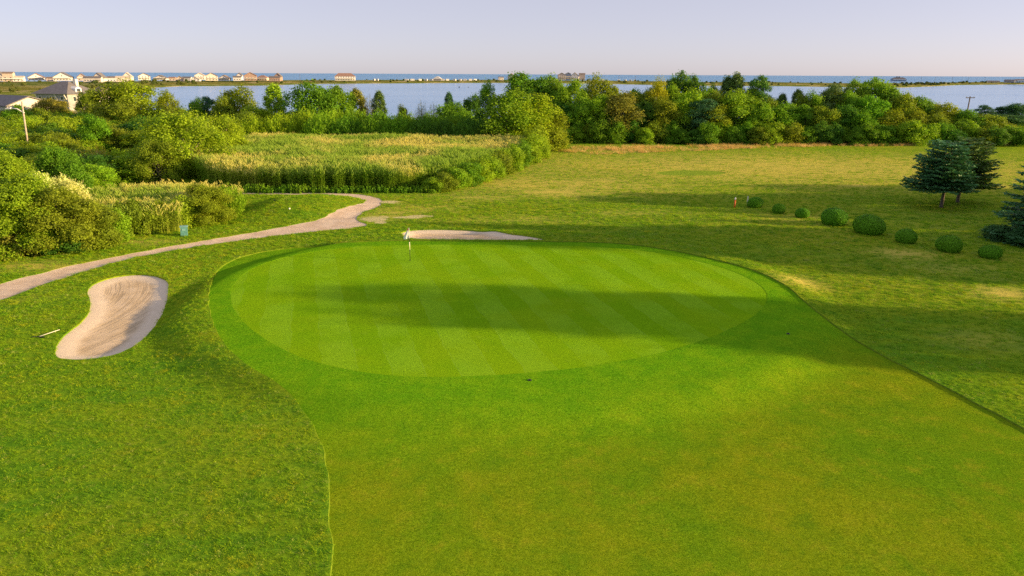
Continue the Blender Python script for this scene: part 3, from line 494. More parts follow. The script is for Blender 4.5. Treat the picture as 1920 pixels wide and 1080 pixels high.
    ('brush', -55.7, 98.4, 2.9, 4.2, 'lime', 'light green upright brush in the left thicket beside the small grass clearing', 'bushes of the left thicket'),
    ('ash', -80.3, 141.7, 3.9, 5.9, 'lime', 'light green small tree in the left thicket below the paired tree', 'bushes of the left thicket'),
    ('shrub', -96.8, 171.8, 4.1, 4.7, 'olive', 'olive bush in the left thicket below the paired tree', 'bushes of the left thicket'),
    ('ash', -56.5, 149.2, 4.0, 5.1, 'lime', 'light green small tree in the left thicket near the reddish wispy shrub', 'bushes of the left thicket'),
    ('shrub', -66.4, 97.1, 3.9, 6.3, 'sun', 'yellow-green bush in the left thicket below the street-lamp pole', 'bushes of the left thicket'),
    ('ash', -81.7, 172.0, 5.3, 6.2, 'lime', 'light green small tree in the left thicket near the reddish wispy shrub', 'bushes of the left thicket'),
    ('shrub', -69.3, 103.9, 3.2, 5.6, 'lime', 'light green bush in the left thicket below the street-lamp pole', 'bushes of the left thicket'),
    ('brush', -55.7, 74.8, 3.5, 4.9, 'olive', 'olive upright brush in the left thicket behind the cream-flowering shrubs', 'bushes of the left thicket'),
    ('ash', -90.3, 121.6, 4.8, 7.1, 'olive', 'olive small tree in the left thicket around the street-lamp pole', 'bushes of the left thicket'),
    ('oak', -73.1, 97.9, 3.6, 6.2, 'green', 'mid-green bush in the left thicket below the street-lamp pole', 'bushes of the left thicket'),
    ('shrub', -113.4, 151.7, 4.1, 6.1, 'olive', 'olive bush in the left thicket below the two houses', 'bushes of the left thicket'),
    ('ash', -76.6, 103.1, 3.0, 5.0, 'olive', 'olive small tree in the left thicket below the street-lamp pole', 'bushes of the left thicket'),
    ('oak', -86.8, 161.7, 4.5, 5.1, 'deep', 'dark green bush in the left thicket below the paired tree', 'bushes of the left thicket'),
    ('oak', -107.3, 158.8, 5.3, 7.6, 'olive', 'olive bush in the left thicket below the two houses', 'bushes of the left thicket'),
    ('brush', -59.2, 121.0, 3.4, 4.5, 'olive', 'olive upright brush in the left thicket behind the large yellow tree', 'bushes of the left thicket'),
    ('brush', -76.1, 164.0, 5.1, 6.6, 'olive', 'olive upright brush in the left thicket near the reddish wispy shrub', 'bushes of the left thicket'),
    ('oak', -71.1, 156.4, 4.4, 5.9, 'deep', 'dark green bush in the left thicket near the reddish wispy shrub', 'bushes of the left thicket'),
    ('ash', -81.9, 151.9, 4.0, 6.0, 'sun', 'yellow-green small tree in the left thicket below the paired tree', 'bushes of the left thicket'),
    ('shrub', -47.1, 86.0, 3.5, 4.8, 'sun', 'yellow-green bush in the left thicket beside the small grass clearing', 'bushes of the left thicket'),
    ('shrub', -56.6, 166.4, 2.6, 3.1, 'lime', 'light green bush in the scrub by the bay, left part', 'scrub by the bay'),
    ('shrub', -6.0, 134.3, 2.8, 3.5, 'lime', 'light green bush in the scrub by the bay, right part', 'scrub by the bay'),
    ('shrub', -25.3, 162.8, 3.6, 5.6, 'lime', 'light green bush in the scrub by the bay, right part', 'scrub by the bay'),
    ('shrub', -4.2, 154.9, 3.7, 5.1, 'green', 'mid-green bush in the scrub by the bay, right part', 'scrub by the bay'),
    ('shrub', -17.0, 165.9, 3.8, 6.2, 'green', 'mid-green bush in the scrub by the bay, right part', 'scrub by the bay'),
    ('shrub', -50.7, 141.1, 3.4, 5.5, 'green', 'mid-green bush in the scrub by the bay, left part', 'scrub by the bay'),
    ('brush', -23.1, 136.0, 3.1, 4.4, 'deep', 'dark green brush in the scrub by the bay, middle part', 'scrub by the bay'),
    ('shrub', -1.2, 140.8, 3.0, 4.8, 'olive', 'olive bush in the scrub by the bay, right part', 'scrub by the bay'),
    ('shrub', -17.9, 142.1, 3.1, 4.2, 'lime', 'light green bush in the scrub by the bay, right part', 'scrub by the bay'),
    ('shrub', -7.2, 150.8, 3.7, 6.1, 'deep', 'dark green bush in the scrub by the bay, right part', 'scrub by the bay'),
    ('brush', -31.0, 167.8, 3.2, 5.4, 'olive', 'olive brush in the scrub by the bay, middle part', 'scrub by the bay'),
    ('brush', -32.6, 132.5, 2.7, 4.4, 'olive', 'olive brush in the scrub by the bay, middle part', 'scrub by the bay'),
    ('shrub', -25.9, 140.7, 3.0, 3.8, 'lime', 'light green bush in the scrub by the bay, middle part', 'scrub by the bay'),
    ('shrub', -36.2, 150.0, 3.4, 4.2, 'green', 'mid-green bush in the scrub by the bay, middle part', 'scrub by the bay'),
    ('shrub', -19.5, 160.5, 3.8, 5.6, 'green', 'mid-green bush in the scrub by the bay, right part', 'scrub by the bay'),
    ('shrub', -45.3, 161.9, 3.1, 4.3, 'green', 'mid-green bush in the scrub by the bay, left part', 'scrub by the bay'),
    ('shrub', -31.8, 147.5, 4.2, 5.7, 'olive', 'olive bush in the scrub by the bay, middle part', 'scrub by the bay'),
    ('brush', -11.9, 141.4, 3.2, 4.2, 'green', 'mid-green brush in the scrub by the bay, right part', 'scrub by the bay'),
    ('shrub', -56.8, 150.6, 4.1, 5.9, 'lime', 'light green bush in the scrub by the bay, left part', 'scrub by the bay'),
    ('brush', -23.7, 152.4, 3.5, 5.4, 'green', 'mid-green brush in the scrub by the bay, right part', 'scrub by the bay'),
    ('brush', -44.7, 151.8, 3.3, 4.0, 'lime', 'light green brush in the scrub by the bay, left part', 'scrub by the bay'),
    ('shrub', -52.0, 158.3, 2.9, 4.8, 'lime', 'light green bush in the scrub by the bay, left part', 'scrub by the bay'),
    ('shrub', -43.1, 139.7, 2.7, 4.4, 'deep', 'dark green bush in the scrub by the bay, left part', 'scrub by the bay'),
    ('brush', -17.1, 149.9, 3.5, 4.9, 'lime', 'light green brush in the scrub by the bay, right part', 'scrub by the bay'),
    ('brush', -17.1, 134.1, 3.0, 4.9, 'lime', 'light green brush in the scrub by the bay, right part', 'scrub by the bay'),
    ('brush', -38.7, 142.3, 3.1, 4.6, 'lime', 'light green brush in the scrub by the bay, middle part', 'scrub by the bay'),
    ('brush', -29.0, 154.2, 3.7, 5.7, 'deep', 'dark green brush in the scrub by the bay, middle part', 'scrub by the bay'),
    ('shrub', -52.4, 146.7, 3.5, 5.6, 'lime', 'light green bush in the scrub by the bay, left part', 'scrub by the bay'),
    ('brush', -34.5, 159.4, 3.8, 5.9, 'green', 'mid-green brush in the scrub by the bay, middle part', 'scrub by the bay'),
    ('brush', -10.6, 156.8, 3.4, 5.3, 'deep', 'dark green brush in the scrub by the bay, right part', 'scrub by the bay'),
    ('shrub', -37.9, 155.1, 3.7, 5.1, 'green', 'mid-green bush in the scrub by the bay, middle part', 'scrub by the bay'),
    ('brush', -37.7, 133.7, 3.7, 4.4, 'green', 'mid-green brush in the scrub by the bay, left part', 'scrub by the bay'),
    ('shrub', -6.5, 142.0, 3.2, 4.5, 'olive', 'olive bush in the scrub by the bay, right part', 'scrub by the bay'),
    ('shrub', -3.1, 166.5, 3.4, 4.9, 'green', 'mid-green bush in the scrub by the bay, right part', 'scrub by the bay'),
    ('brush', -49.2, 165.2, 3.0, 4.4, 'lime', 'light green brush in the scrub by the bay, left part', 'scrub by the bay'),
    ('brush', -38.9, 165.6, 3.6, 5.5, 'lime', 'light green brush in the scrub by the bay, middle part', 'scrub by the bay'),
    ('shrub', -32.0, 139.0, 3.7, 4.5, 'lime', 'light green bush in the scrub by the bay, middle part', 'scrub by the bay'),
    ('shrub', -21.3, 145.9, 2.9, 3.5, 'green', 'mid-green bush in the scrub by the bay, right part', 'scrub by the bay'),
    ('shrub', -10.3, 163.5, 3.1, 5.0, 'green', 'mid-green bush in the scrub by the bay, right part', 'scrub by the bay'),
    ('brush', -3.0, 160.9, 4.1, 6.5, 'green', 'mid-green brush in the scrub by the bay, right part', 'scrub by the bay'),
    ('shrub', -46.8, 144.5, 3.6, 4.7, 'lime', 'light green bush in the scrub by the bay, left part', 'scrub by the bay'),
    ('shrub', -56.4, 160.9, 3.0, 3.7, 'olive', 'olive bush in the scrub by the bay, left part', 'scrub by the bay'),
    ('shrub', -49.7, 152.7, 4.0, 6.3, 'deep', 'dark green bush in the scrub by the bay, left part', 'scrub by the bay'),
    ('brush', -46.5, 157.0, 2.7, 4.3, 'green', 'mid-green brush in the scrub by the bay, left part', 'scrub by the bay'),
    ('brush', -1.8, 149.4, 2.6, 4.5, 'deep', 'dark green brush in the scrub by the bay, right part', 'scrub by the bay'),
    ('shrub', -48.6, 135.0, 4.0, 6.0, 'olive', 'olive bush in the scrub by the bay, left part', 'scrub by the bay'),
    ('shrub', -44.5, 168.0, 3.5, 4.8, 'green', 'mid-green bush in the scrub by the bay, middle part', 'scrub by the bay'),
    ('shrub', -28.2, 135.4, 4.1, 6.8, 'deep', 'dark green bush in the scrub by the bay, middle part', 'scrub by the bay'),
    ('shrub', -16.0, 154.9, 3.3, 5.3, 'lime', 'light green bush in the scrub by the bay, right part', 'scrub by the bay'),
    ('brush', -0.5, 135.7, 3.0, 4.3, 'olive', 'olive brush in the scrub by the bay, right part', 'scrub by the bay'),
    ('brush', -24.2, 167.9, 3.2, 4.5, 'olive', 'olive brush in the scrub by the bay, right part', 'scrub by the bay'),
    ('shrub', -11.7, 147.1, 3.3, 5.1, 'green', 'mid-green bush in the scrub by the bay, right part', 'scrub by the bay'),
    ('shrub', -62.2, 166.1, 3.6, 5.3, 'olive', 'olive bush in the scrub by the bay, left part', 'scrub by the bay'),
    ('brush', -43.8, 132.2, 2.8, 4.2, 'green', 'mid-green brush in the scrub by the bay, left part', 'scrub by the bay'),
    ('shrub', -11.1, 132.4, 2.9, 3.6, 'green', 'mid-green bush in the scrub by the bay, right part', 'scrub by the bay'),
    ('shrub', -26.5, 148.1, 3.0, 3.9, 'olive', 'olive bush in the scrub by the bay, middle part', 'scrub by the bay'),
    ('brush', -41.5, 147.0, 3.4, 5.2, 'olive', 'olive brush in the scrub by the bay, left part', 'scrub by the bay'),
    ('shrub', -14.3, 160.1, 3.9, 6.0, 'green', 'mid-green bush in the scrub by the bay, right part', 'scrub by the bay'),
    ('brush', -59.2, 156.3, 3.3, 4.6, 'lime', 'light green brush in the scrub by the bay, left part', 'scrub by the bay'),
    ('shrub', -24.9, 157.3, 3.7, 5.4, 'lime', 'light green bush in the scrub by the bay, right part', 'scrub by the bay'),
    ('brush', -39.5, 160.2, 2.8, 4.8, 'lime', 'light green brush in the scrub by the bay, middle part', 'scrub by the bay'),
    ('shrub', -29.4, 159.7, 4.0, 5.2, 'olive', 'olive bush in the scrub by the bay, middle part', 'scrub by the bay'),
]
ISLAND = [
    ((-369.55, 338.76), (-980.4, 898.7)), ((-311.16, 359.16), (-870.9, 1005.2)), ((-281.83, 393.39), (-774.6, 1081.2)), ((-244.64, 390.13), (-706.6, 1126.8)), ((-236.47, 417.02), (-656.0, 1156.9)), ((-264.99, 501.01), (-621.8, 1175.7)),
    ((-345.22, 688.1), (-596.4, 1188.8)), ((-355.59, 771.99), (-556.4, 1208.0)), ((-293.63, 823.03), (-446.9, 1252.7)), ((-262.82, 981.85), (-371.4, 1387.6)), ((-167.34, 1068.28), (-232.3, 1483.2)), ((-27.77, 1180.75), (-37.6, 1600.6)),
    ((116.03, 1135.55), (158.7, 1553.4)), ((243.38, 972.56), (345.3, 1380.0)), ((354.75, 982.1), (497.4, 1377.1)), ((427.55, 905.09), (606.9, 1284.9)), ((486.24, 902.1), (685.5, 1271.8)), ((575.43, 999.48), (785.0, 1363.5)),
    ((735.84, 1187.5), (957.1, 1544.5)), ((923.67, 1304.38), (1166.4, 1647.1)), ((1240.82, 1475.75), (1511.1, 1797.2)), ((2017.77, 1776.68), (2333.0, 2054.2)),
]
HOUSES = [
    ('gable', -583.4, 822.0, 10.6, 11.6, 'cream', 'grey', 'white house at the far left edge of the beach row'),
    ('side', -562.1, 805.8, 11.0, 11.7, 'peach', 'brown', 'peach house with long brown roof at the left end of the beach row'),
    ('side', -553.6, 809.0, 11.1, 7.4, 'white', 'cream', 'small white flat house right of the peach house with the brown roof'),
    ('gable', -609.7, 924.5, 19.7, 9.8, 'white', 'rust', 'white beach house with red-brown gable triangle'),
    ('side', -595.3, 930.9, 9.9, 5.6, 'pink', 'brown', 'low pinkish cottage left of the tall white gable house'),
    ('gable', -567.5, 911.6, 22.2, 11.3, 'white', 'grey', 'wide white gable house above the hip-roofed house'),
    ('gable', -548.9, 919.5, 10.5, 9.7, 'pink', 'brown', 'narrow pinkish gable house between two wide white ones'),
    ('wing', -483.2, 835.5, 24.1, 10.9, 'cream', 'grey', 'white gable house with a long low front wing'),
    ('side', -517.8, 932.8, 11.3, 6.6, 'white', 'brown', 'low white cottage left of the cream house with side wing'),
    ('wing', -478.6, 889.8, 21.0, 11.3, 'cream', 'cream', 'cream house with low wing behind the tallest paired tree'),
    ('tall', -511.6, 1002.6, 16.0, 10.6, 'white', 'brown', 'three-storey white house with balcony rows'),
    ('gable', -492.8, 1011.2, 17.7, 7.9, 'cream', 'grey', 'low grey-roofed house on the dune right of the balcony house'),
    ('side', -494.2, 1048.2, 9.6, 5.6, 'peach', 'rust', 'tiny peach cottage on the dune'),
    ('gable', -457.7, 991.7, 11.3, 6.7, 'peach', 'brown', 'low tan gable house right of the tiny peach cottage'),
    ('side', -476.6, 1056.6, 13.6, 6.0, 'white', 'grey', 'low white house with dark flat roof'),
    ('gable', -439.3, 999.8, 12.9, 6.0, 'white', 'cream', 'low white front house below the tall white curved-gable house'),
    ('tall', -475.4, 1098.0, 15.0, 11.2, 'white', 'cream', 'tall white curved-gable house'),
    ('tall', -408.6, 979.4, 17.1, 11.4, 'cream', 'brown', 'tall cream house with a low porch in front'),
    ('gable', -405.0, 1015.0, 15.4, 8.3, 'white', 'brown', 'white-fronted house with grey-brown roof'),
    ('wing', -388.9, 1022.1, 14.0, 11.5, 'white', 'grey', 'tall dark-roofed house with a white gable in front'),
    ('tall', -362.8, 999.0, 17.5, 12.3, 'brick', 'rust', 'tall reddish-brown house with white lower floor'),
    ('hip', -358.4, 1035.5, 14.9, 8.4, 'peach', 'rust', 'low hip-roofed peach house in the beach row'),
    ('wing', -332.4, 1012.0, 19.2, 11.4, 'brick', 'grey', 'last tall grey-brown house at the right end of the beach row'),
    ('hip', -251.5, 1082.8, 32.1, 11.8, 'white', 'rust', 'large lone white building with brown hip roof on the spit'),
    ('side', -21.5, 1272.6, 9.7, 7.2, 'white', 'grey', 'small white cottage just left of the skyline oak'),
    ('gable', -2.9, 1400.0, 14.9, 12.7, 'cream', 'brown', 'small cream gable house above the skyline oak'),
    ('tall', 92.8, 1378.1, 16.7, 14.1, 'peach', 'brown', 'cream balcony house, left one of the group behind the belt'),
    ('tall', 106.6, 1400.0, 10.6, 14.7, 'blue', 'grey', 'blue-grey house in the group behind the belt'),
    ('gable', 119.6, 1400.0, 18.1, 14.7, 'white', 'grey', 'white gable house in the group behind the belt'),
    ('side', 133.5, 1400.0, 12.8, 13.8, 'peach', 'brown', 'right-hand peach house of the group behind the belt'),
    ('hip', 746.5, 1400.0, 27.6, 8.7, 'blue', 'grey', 'grey-blue hip-roofed house with chimneys on the right-hand spit'),
    ('side', 930.1, 1400.0, 22.3, 3.6, 'white', 'grey', 'low white hut on the spit near the right edge'),
    ('side', 945.9, 1374.0, 20.9, 5.8, 'blue', 'grey', 'long blue-grey building on the spit at the right'),
    ('side', 905.1, 1282.9, 25.3, 6.8, 'cream', 'brown', 'long cream building at the right edge of the spit'),
]
CAMPERS = [
    (-178.2, 1210.2, 5.8), (-169.0, 1214.5, 6.4), (-157.1, 1220.1, 5.3), (-147.5, 1224.7, 5.3), (-139.1, 1228.6, 5.9), (-119.4, 1237.9, 4.5),
    (-112.6, 1241.1, 5.1), (-100.8, 1246.7, 5.1), (-91.8, 1250.9, 4.5), (-83.4, 1254.9, 5.1), (-74.2, 1259.2, 5.5), (-66.1, 1263.0, 5.2),
    (-228.2, 1186.7, 3.4), (-223.2, 1189.0, 2.6), (0.2, 1230.6, 4.5), (42.6, 1249.6, 4.5), (161.9, 1303.1, 4.5), (192.8, 1316.9, 4.5),
    (205.3, 1322.5, 4.5), (215.8, 1327.3, 4.5), (224.3, 1331.1, 4.5),
]
TENT = (-131.6, 1260.1, 13.5, 7.5)
FAR_POLES = [
    (-316.47, 1073.65), (189.91, 1297.42), (222.01, 1311.61), (913.44, 1617.15), (955.24, 1635.62), (1008.01, 1658.94),
    (1058.87, 1681.41), (1112.88, 1705.28),
]
BAY_POLE = (121.0, 190, 8.0)
LAMP_POLE = (-76.9, 112, 8.7)
HIP_HOUSE = (-132.5, 215, 16.6, 7.0, 10.5)
BARN = (-121.6, 175, 7.4)
BUOYS = [(-58.62, 785.35), (-48.88, 787.75)]
# spruces past the right edge: x, y, scale, turn   /   rounded trees there: x, y, height, width
SHADE_TREES = [(60.0, 26.0, 0.9, 0.3), (72.0, 57.5, 1.0, 2.0)]
SHADE_BUSHES = [(50.5, 31.2, 12.0, 9.0), (49.0, 44.2, 5.2, 5.0), (58.0, 48.6, 12.0, 10.0), (60.0, 53.6, 5.8, 6.5),
                (62.5, 63.2, 6.4, 6.0), (79.0, 63.0, 11.0, 8.0), (80.0, 71.0, 11.0, 9.0), (88.0, 77.0, 11.0, 9.0)]
def sstep(a, b, v):
    t = np.clip((v - a) / (b - a), 0.0, 1.0)
    return t * t * (3 - 2 * t)

def ground_z(x, y):
    """height of the course above datum, metres (numpy friendly)"""
    x = np.asarray(x, float); y = np.asarray(y, float)
    r = np.hypot((x + 0.5) / 17.6, (y - 41.5) / 15.6)
    z = 0.42 * (1 - sstep(1.03, 1.17, r))
    # raised tee with a hollow on its left
    u = (x + 21.3); v = (y - 69.5)
    z = z + 0.55 * (1 - sstep(0.55, 1.25, np.hypot(u / 4.6, v / 6.5)))
    z = z - 0.35 * np.exp(-((x + 27.0) / 2.0) ** 2 - ((y - 69.5) / 4.0) ** 2)
    # hollow between the left bunker and the green
    z = z - 0.16 * np.exp(-((x + 19.9) / 1.0) ** 2 - ((y - 39.6) / 4.2) ** 2)
    # long soft undulation
    z = z + 0.06 * np.sin(x * 0.21 + 0.6) * np.sin(y * 0.17 + 1.1) + 0.05 * np.sin(x * 0.09 - y * 0.13)
    # falls to the shore behind the trees
    sh = shore_y(x)
    z = z - 4.2 * sstep(sh - 25, sh + 30, y)
    return z

def shore_y(x):
    x = np.asarray(x, float)
    return 205 + 75 * sstep(-40, -110, x) + 60 * sstep(60, 120, x) + 4 * np.sin(x * 0.07)

# ------------------------------------------------------------------ helpers
rng = np.random.default_rng(7)

def link(o, parent=None):
    COL.objects.link(o)
    if parent is not None: o.parent = parent
    return o

def tag(o, label=None, cat=None, group=None, kind=None):
    if label: o['label'] = label
    if cat: o['category'] = cat
    if group: o['group'] = group
    if kind: o['kind'] = kind
    return o

def empty(name, loc=(0, 0, 0), rz=0.0, scale=(1, 1, 1)):
    o = bpy.data.objects.new(name, None); COL.objects.link(o)
    o.location = loc; o.rotation_euler = (0, 0, rz); o.scale = scale
    o.empty_display_size = 0.3
    return o

def np_mesh(name, verts, faces, mats=(), smooth=False, attrs=None, mat_idx=None):
    """verts (n,3); faces: (m,3) / (m,4) array or list of lists"""
    me = bpy.data.meshes.new(name)
    if isinstance(faces, np.ndarray):
        k = faces.shape[1]; m = len(faces)
        me.vertices.add(len(verts)); me.vertices.foreach_set('co', np.asarray(verts, np.float32).ravel())
        me.loops.add(m * k); me.loops.foreach_set('vertex_index', faces.astype(np.int32).ravel())
        me.polygons.add(m); me.polygons.foreach_set('loop_start', np.arange(0, m * k, k, dtype=np.int32))
        me.update(calc_edges=True)
    else:
        me.from_pydata([tuple(map(float, v)) for v in verts], [], faces); me.update()
    for mt in mats: me.materials.append(mt)
    if mat_idx is not None: me.polygons.foreach_set('material_index', np.asarray(mat_idx, np.int32))
    if smooth: me.polygons.foreach_set('use_smooth', np.ones(len(me.polygons), bool))
    for an, av in (attrs or {}).items():
        a = me.attributes.new(an, 'FLOAT', 'POINT'); a.data.foreach_set('value', np.asarray(av, np.float32))
    return me

def mesh_obj(name, me, parent=None, color=None):
    o = bpy.data.objects.new(name, me); link(o, parent)
    if color: o.color = color
    return o

class MB:
    """collects simple shapes into one mesh"""
    def __init__(s): s.v, s.f = [], []
    def add(s, vs, fs):
        b = len(s.v); s.v += [tuple(v) for v in vs]; s.f += [[i + b for i in f] for f in fs]
        return s
    def box(s, x0, x1, y0, y1, z0, z1):
        return s.add([(x0,y0,z0),(x1,y0,z0),(x1,y1,z0),(x0,y1,z0),(x0,y0,z1),(x1,y0,z1),(x1,y1,z1),(x0,y1,z1)],
                     [[0,3,2,1],[4,5,6,7],[0,1,5,4],[1,2,6,5],[2,3,7,6],[3,0,4,7]])
    def tube(s, pts, rads, n=7):
        pts = [Vector(p) for p in pts]; rings = []
        for i, p in enumerate(pts):
            d = (pts[min(i+1, len(pts)-1)] - pts[max(i-1, 0)]).normalized()
            a = d.orthogonal().normalized(); b = d.cross(a)
            rings.append([p + (a*math.cos(t) + b*math.sin(t))*rads[i] for t in [2*math.pi*k/n for k in range(n)]])
        vs = [q for r in rings for q in r]; fs = []
        for i in range(len(pts)-1):
            for k in range(n):
                fs.append([i*n+k, i*n+(k+1)%n, (i+1)*n+(k+1)%n, (i+1)*n+k])
        fs.append(list(range(n))[::-1]); fs.append([(len(pts)-1)*n+k for k in range(n)])
        return s.add(vs, fs)
    def prism(s, poly, y0, y1):
        """poly of (x,z) extruded along y"""
        n = len(poly)
        vs = [(x, y0, z) for x, z in poly] + [(x, y1, z) for x, z in poly]
        fs = [list(range(n)), list(range(2*n-1, n-1, -1))] + [[(i+1) % n, i, i+n, (i+1) % n + n] for i in range(n)]
        return s.add(vs, fs)
    def lathe(s, prof, n=14, c=(0, 0)):
        vs = [(c[0]+r*math.cos(2*math.pi*k/n), c[1]+r*math.sin(2*math.pi*k/n), z) for r, z in prof for k in range(n)]
        fs = [[i*n+k, i*n+(k+1)%n, (i+1)*n+(k+1)%n, (i+1)*n+k] for i in range(len(prof)-1) for k in range(n)]
        fs.append(list(range(n))[::-1]); fs.append([(len(prof)-1)*n+k for k in range(n)])
        return s.add(vs, fs)
    def mesh(s, name, mat, smooth=False):
        me = bpy.data.meshes.new(name); me.from_pydata(s.v, [], s.f); me.update(); me.materials.append(mat)
        if smooth: me.polygons.foreach_set('use_smooth', np.ones(len(me.polygons), bool))
        return me
    def build(s, name, mat, parent=None, smooth=False):
        return mesh_obj(name, s.mesh(name, mat, smooth), parent)

# ------------------------------------------------------------------ materials
class NT:
    def __init__(s, name):
        s.m = bpy.data.materials.new(name); s.m.use_nodes = True; s.t = s.m.node_tree; s.t.nodes.clear()
        s.out = s.t.nodes.new('ShaderNodeOutputMaterial')
    def n(s, typ, ins=None, **kw):
        nd = s.t.nodes.new('ShaderNode' + typ)
        for k, v in kw.items(): setattr(nd, k, v)
        for k, v in (ins or {}).items():
            if hasattr(v, 'is_linked') or hasattr(v, 'links'): s.t.links.new(v, nd.inputs[k])
            else: nd.inputs[k].default_value = v
        return nd
    def noise(s, vec, scale, detail=3, rough=0.55, dist=0.0):
        return s.n('TexNoise', {'Vector': vec, 'Scale': scale, 'Detail': detail, 'Roughness': rough, 'Distortion': dist})
    def ramp(s, fac, a, b):
        return s.n('MapRange', {'Value': fac, 'From Min': a, 'From Max': b}, interpolation_type='SMOOTHSTEP').outputs[0]
    def mix(s, fac, a, b, mode='MIX'):
        nd = s.n('Mix', data_type='RGBA', blend_type=mode)
        for i, v in ((0, fac), (6, a), (7, b)):
            if hasattr(v, 'links'): s.t.links.new(v, nd.inputs[i])
            else: nd.inputs[i].default_value = v if i == 0 else (tuple(v) + (1,))[:4]
        return nd.outputs[2]
    def math(s, op, a, b=0.0):
        nd = s.n('Math', operation=op)
        for i, v in ((0, a), (1, b)):
            if hasattr(v, 'links'): s.t.links.new(v, nd.inputs[i])
            else: nd.inputs[i].default_value = v
        return nd.outputs[0]
    def vmath(s, op, a, b=(0, 0, 0), scale=None):
        nd = s.n('VectorMath', operation=op)
        for i, v in ((0, a), (1, b)):
            if hasattr(v, 'links'): s.t.links.new(v, nd.inputs[i])
            else: nd.inputs[i].default_value = v
        if scale is not None: nd.inputs['Scale'].default_value = scale
        return nd.outputs[0]
    def pos(s): return s.n('NewGeometry').outputs['Position']
    def end(s, shader): s.t.links.new(shader, s.out.inputs[0]); return s.m

def plain(name, col, rough=0.7, var=0.12, scale=3.0, metallic=0.0, spec=0.3):
    t = NT(name); p = t.n('TexCoord').outputs['Object']
    a = t.noise(p, scale, 4).outputs[0]
    c = t.mix(t.ramp(a, 0.3, 0.7), [q*(1-var) for q in col], [min(1, q*(1+var)) for q in col])
    b = t.n('BsdfPrincipled', {'Base Color': c, 'Roughness': rough, 'Metallic': metallic, 'Specular IOR Level': spec})
    return t.end(b.outputs[0])

def turf_normal(t, k_fine, k_mid, mid_scale, extra=None):
    """standing blades: the surface normal scatters at blade scale, softly at tuft scale"""
    p = t.pos(); N = t.n('NewGeometry').outputs['Normal']
    wn_ = t.n('TexWhiteNoise', {'Vector': t.vmath('SCALE', p, scale=61.7)}, noise_dimensions='3D').outputs['Color']
    fine = t.vmath('SCALE', t.vmath('SUBTRACT', wn_, (0.5, 0.5, 0.5)), scale=k_fine)
    md = t.noise(p, mid_scale, 3).outputs[1]
    mid = t.vmath('SCALE', t.vmath('SUBTRACT', md, (0.5, 0.5, 0.5)), scale=k_mid)
    v = t.vmath('ADD', N, t.vmath('ADD', fine, mid))
    return t.vmath('NORMALIZE', v)

def turf_shader(t, col, nrm, gloss=0.25):
    d = t.n('BsdfDiffuse', {'Color': col, 'Roughness': 0.0, 'Normal': nrm})
    return t.end(d.outputs[0])

def mat_rough():
    t = NT('rough_grass'); p = t.pos()
    dry = t.n('Attribute', attribute_name='dry').outputs['Fac']; bare = t.n('Attribute', attribute_name='bare').outputs['Fac']
    # streaks lie along the mowing lines
    st = t.n('Mapping', {'Vector': p, 'Scale': (0.35, 1.0, 1.0), 'Rotation': (0, 0, 0.12)}).outputs[0]
    n1 = t.noise(p, 0.055, 4, 0.6).outputs[0]; n2 = t.noise(st, 0.5, 5, 0.65).outputs[0]
    n3 = t.noise(p, 3.2, 4, 0.7).outputs[0]; n4 = t.noise(p, 11.0, 3, 0.6).outputs[0]
    c = t.mix(t.ramp(n2, 0.35, 0.66), (0.122, 0.296, 0.014), (0.235, 0.360, 0.014))
    c = t.mix(t.ramp(n1, 0.45, 0.68), c, (0.301, 0.368, 0.016))
    c = t.mix(t.math('MULTIPLY', t.ramp(n3, 0.52, 0.72), 0.55), c, (0.064, 0.181, 0.014))
    c = t.mix(t.math('MULTIPLY', t.ramp(n4, 0.55, 0.75), 0.5), c, (0.372, 0.432, 0.058))
    c = t.mix(t.math('MULTIPLY', t.ramp(n4, 0.5, 0.25), 0.45), c, (0.050, 0.145, 0.014))
    dn = t.math('MULTIPLY', dry, t.ramp(t.noise(st, 0.9, 5, 0.7).outputs[0], 0.30, 0.52))
    c = t.mix(t.math('MULTIPLY', dn, 0.95), c, (0.658, 0.557, 0.118))
    bn = t.ramp(t.math('ADD', bare, t.math('MULTIPLY', t.math('SUBTRACT', t.noise(p, 1.2, 5, 0.7).outputs[0], 0.5), 1.1)), 0.42, 0.6)
    c = t.mix(bn, c, (0.580, 0.540, 0.260))
    return turf_shader(t, c, turf_normal(t, 1.5, 1.5, 7.0), 0.15)

def mat_tuft():
    t = NT('rough_blades'); p = t.pos(); r = t.n('ObjectInfo').outputs['Random']
    n1 = t.noise(p, 0.055, 4, 0.6).outputs[0]; n3 = t.noise(p, 0.9, 4, 0.7).outputs[0]
    c = t.mix(r, (0.133, 0.342, 0.017), (0.340, 0.503, 0.019))
    c = t.mix(t.ramp(n3, 0.5, 0.72), c, (0.413, 0.460, 0.023))
    c = t.mix(t.math('MULTIPLY', t.ramp(n3, 0.46, 0.3), 0.7), c, (0.079, 0.245, 0.019))
    c = t.mix(t.math('MULTIPLY', t.ramp(r, 0.93, 0.97), 0.7), c, (0.411, 0.471, 0.128))
    d = t.n('BsdfDiffuse', {'Color': c}); tr = t.n('BsdfTranslucent', {'Color': c})
    return t.end(t.n('MixShader', {0: 0.35, 1: d.outputs[0], 2: tr.outputs[0]}).outputs[0])

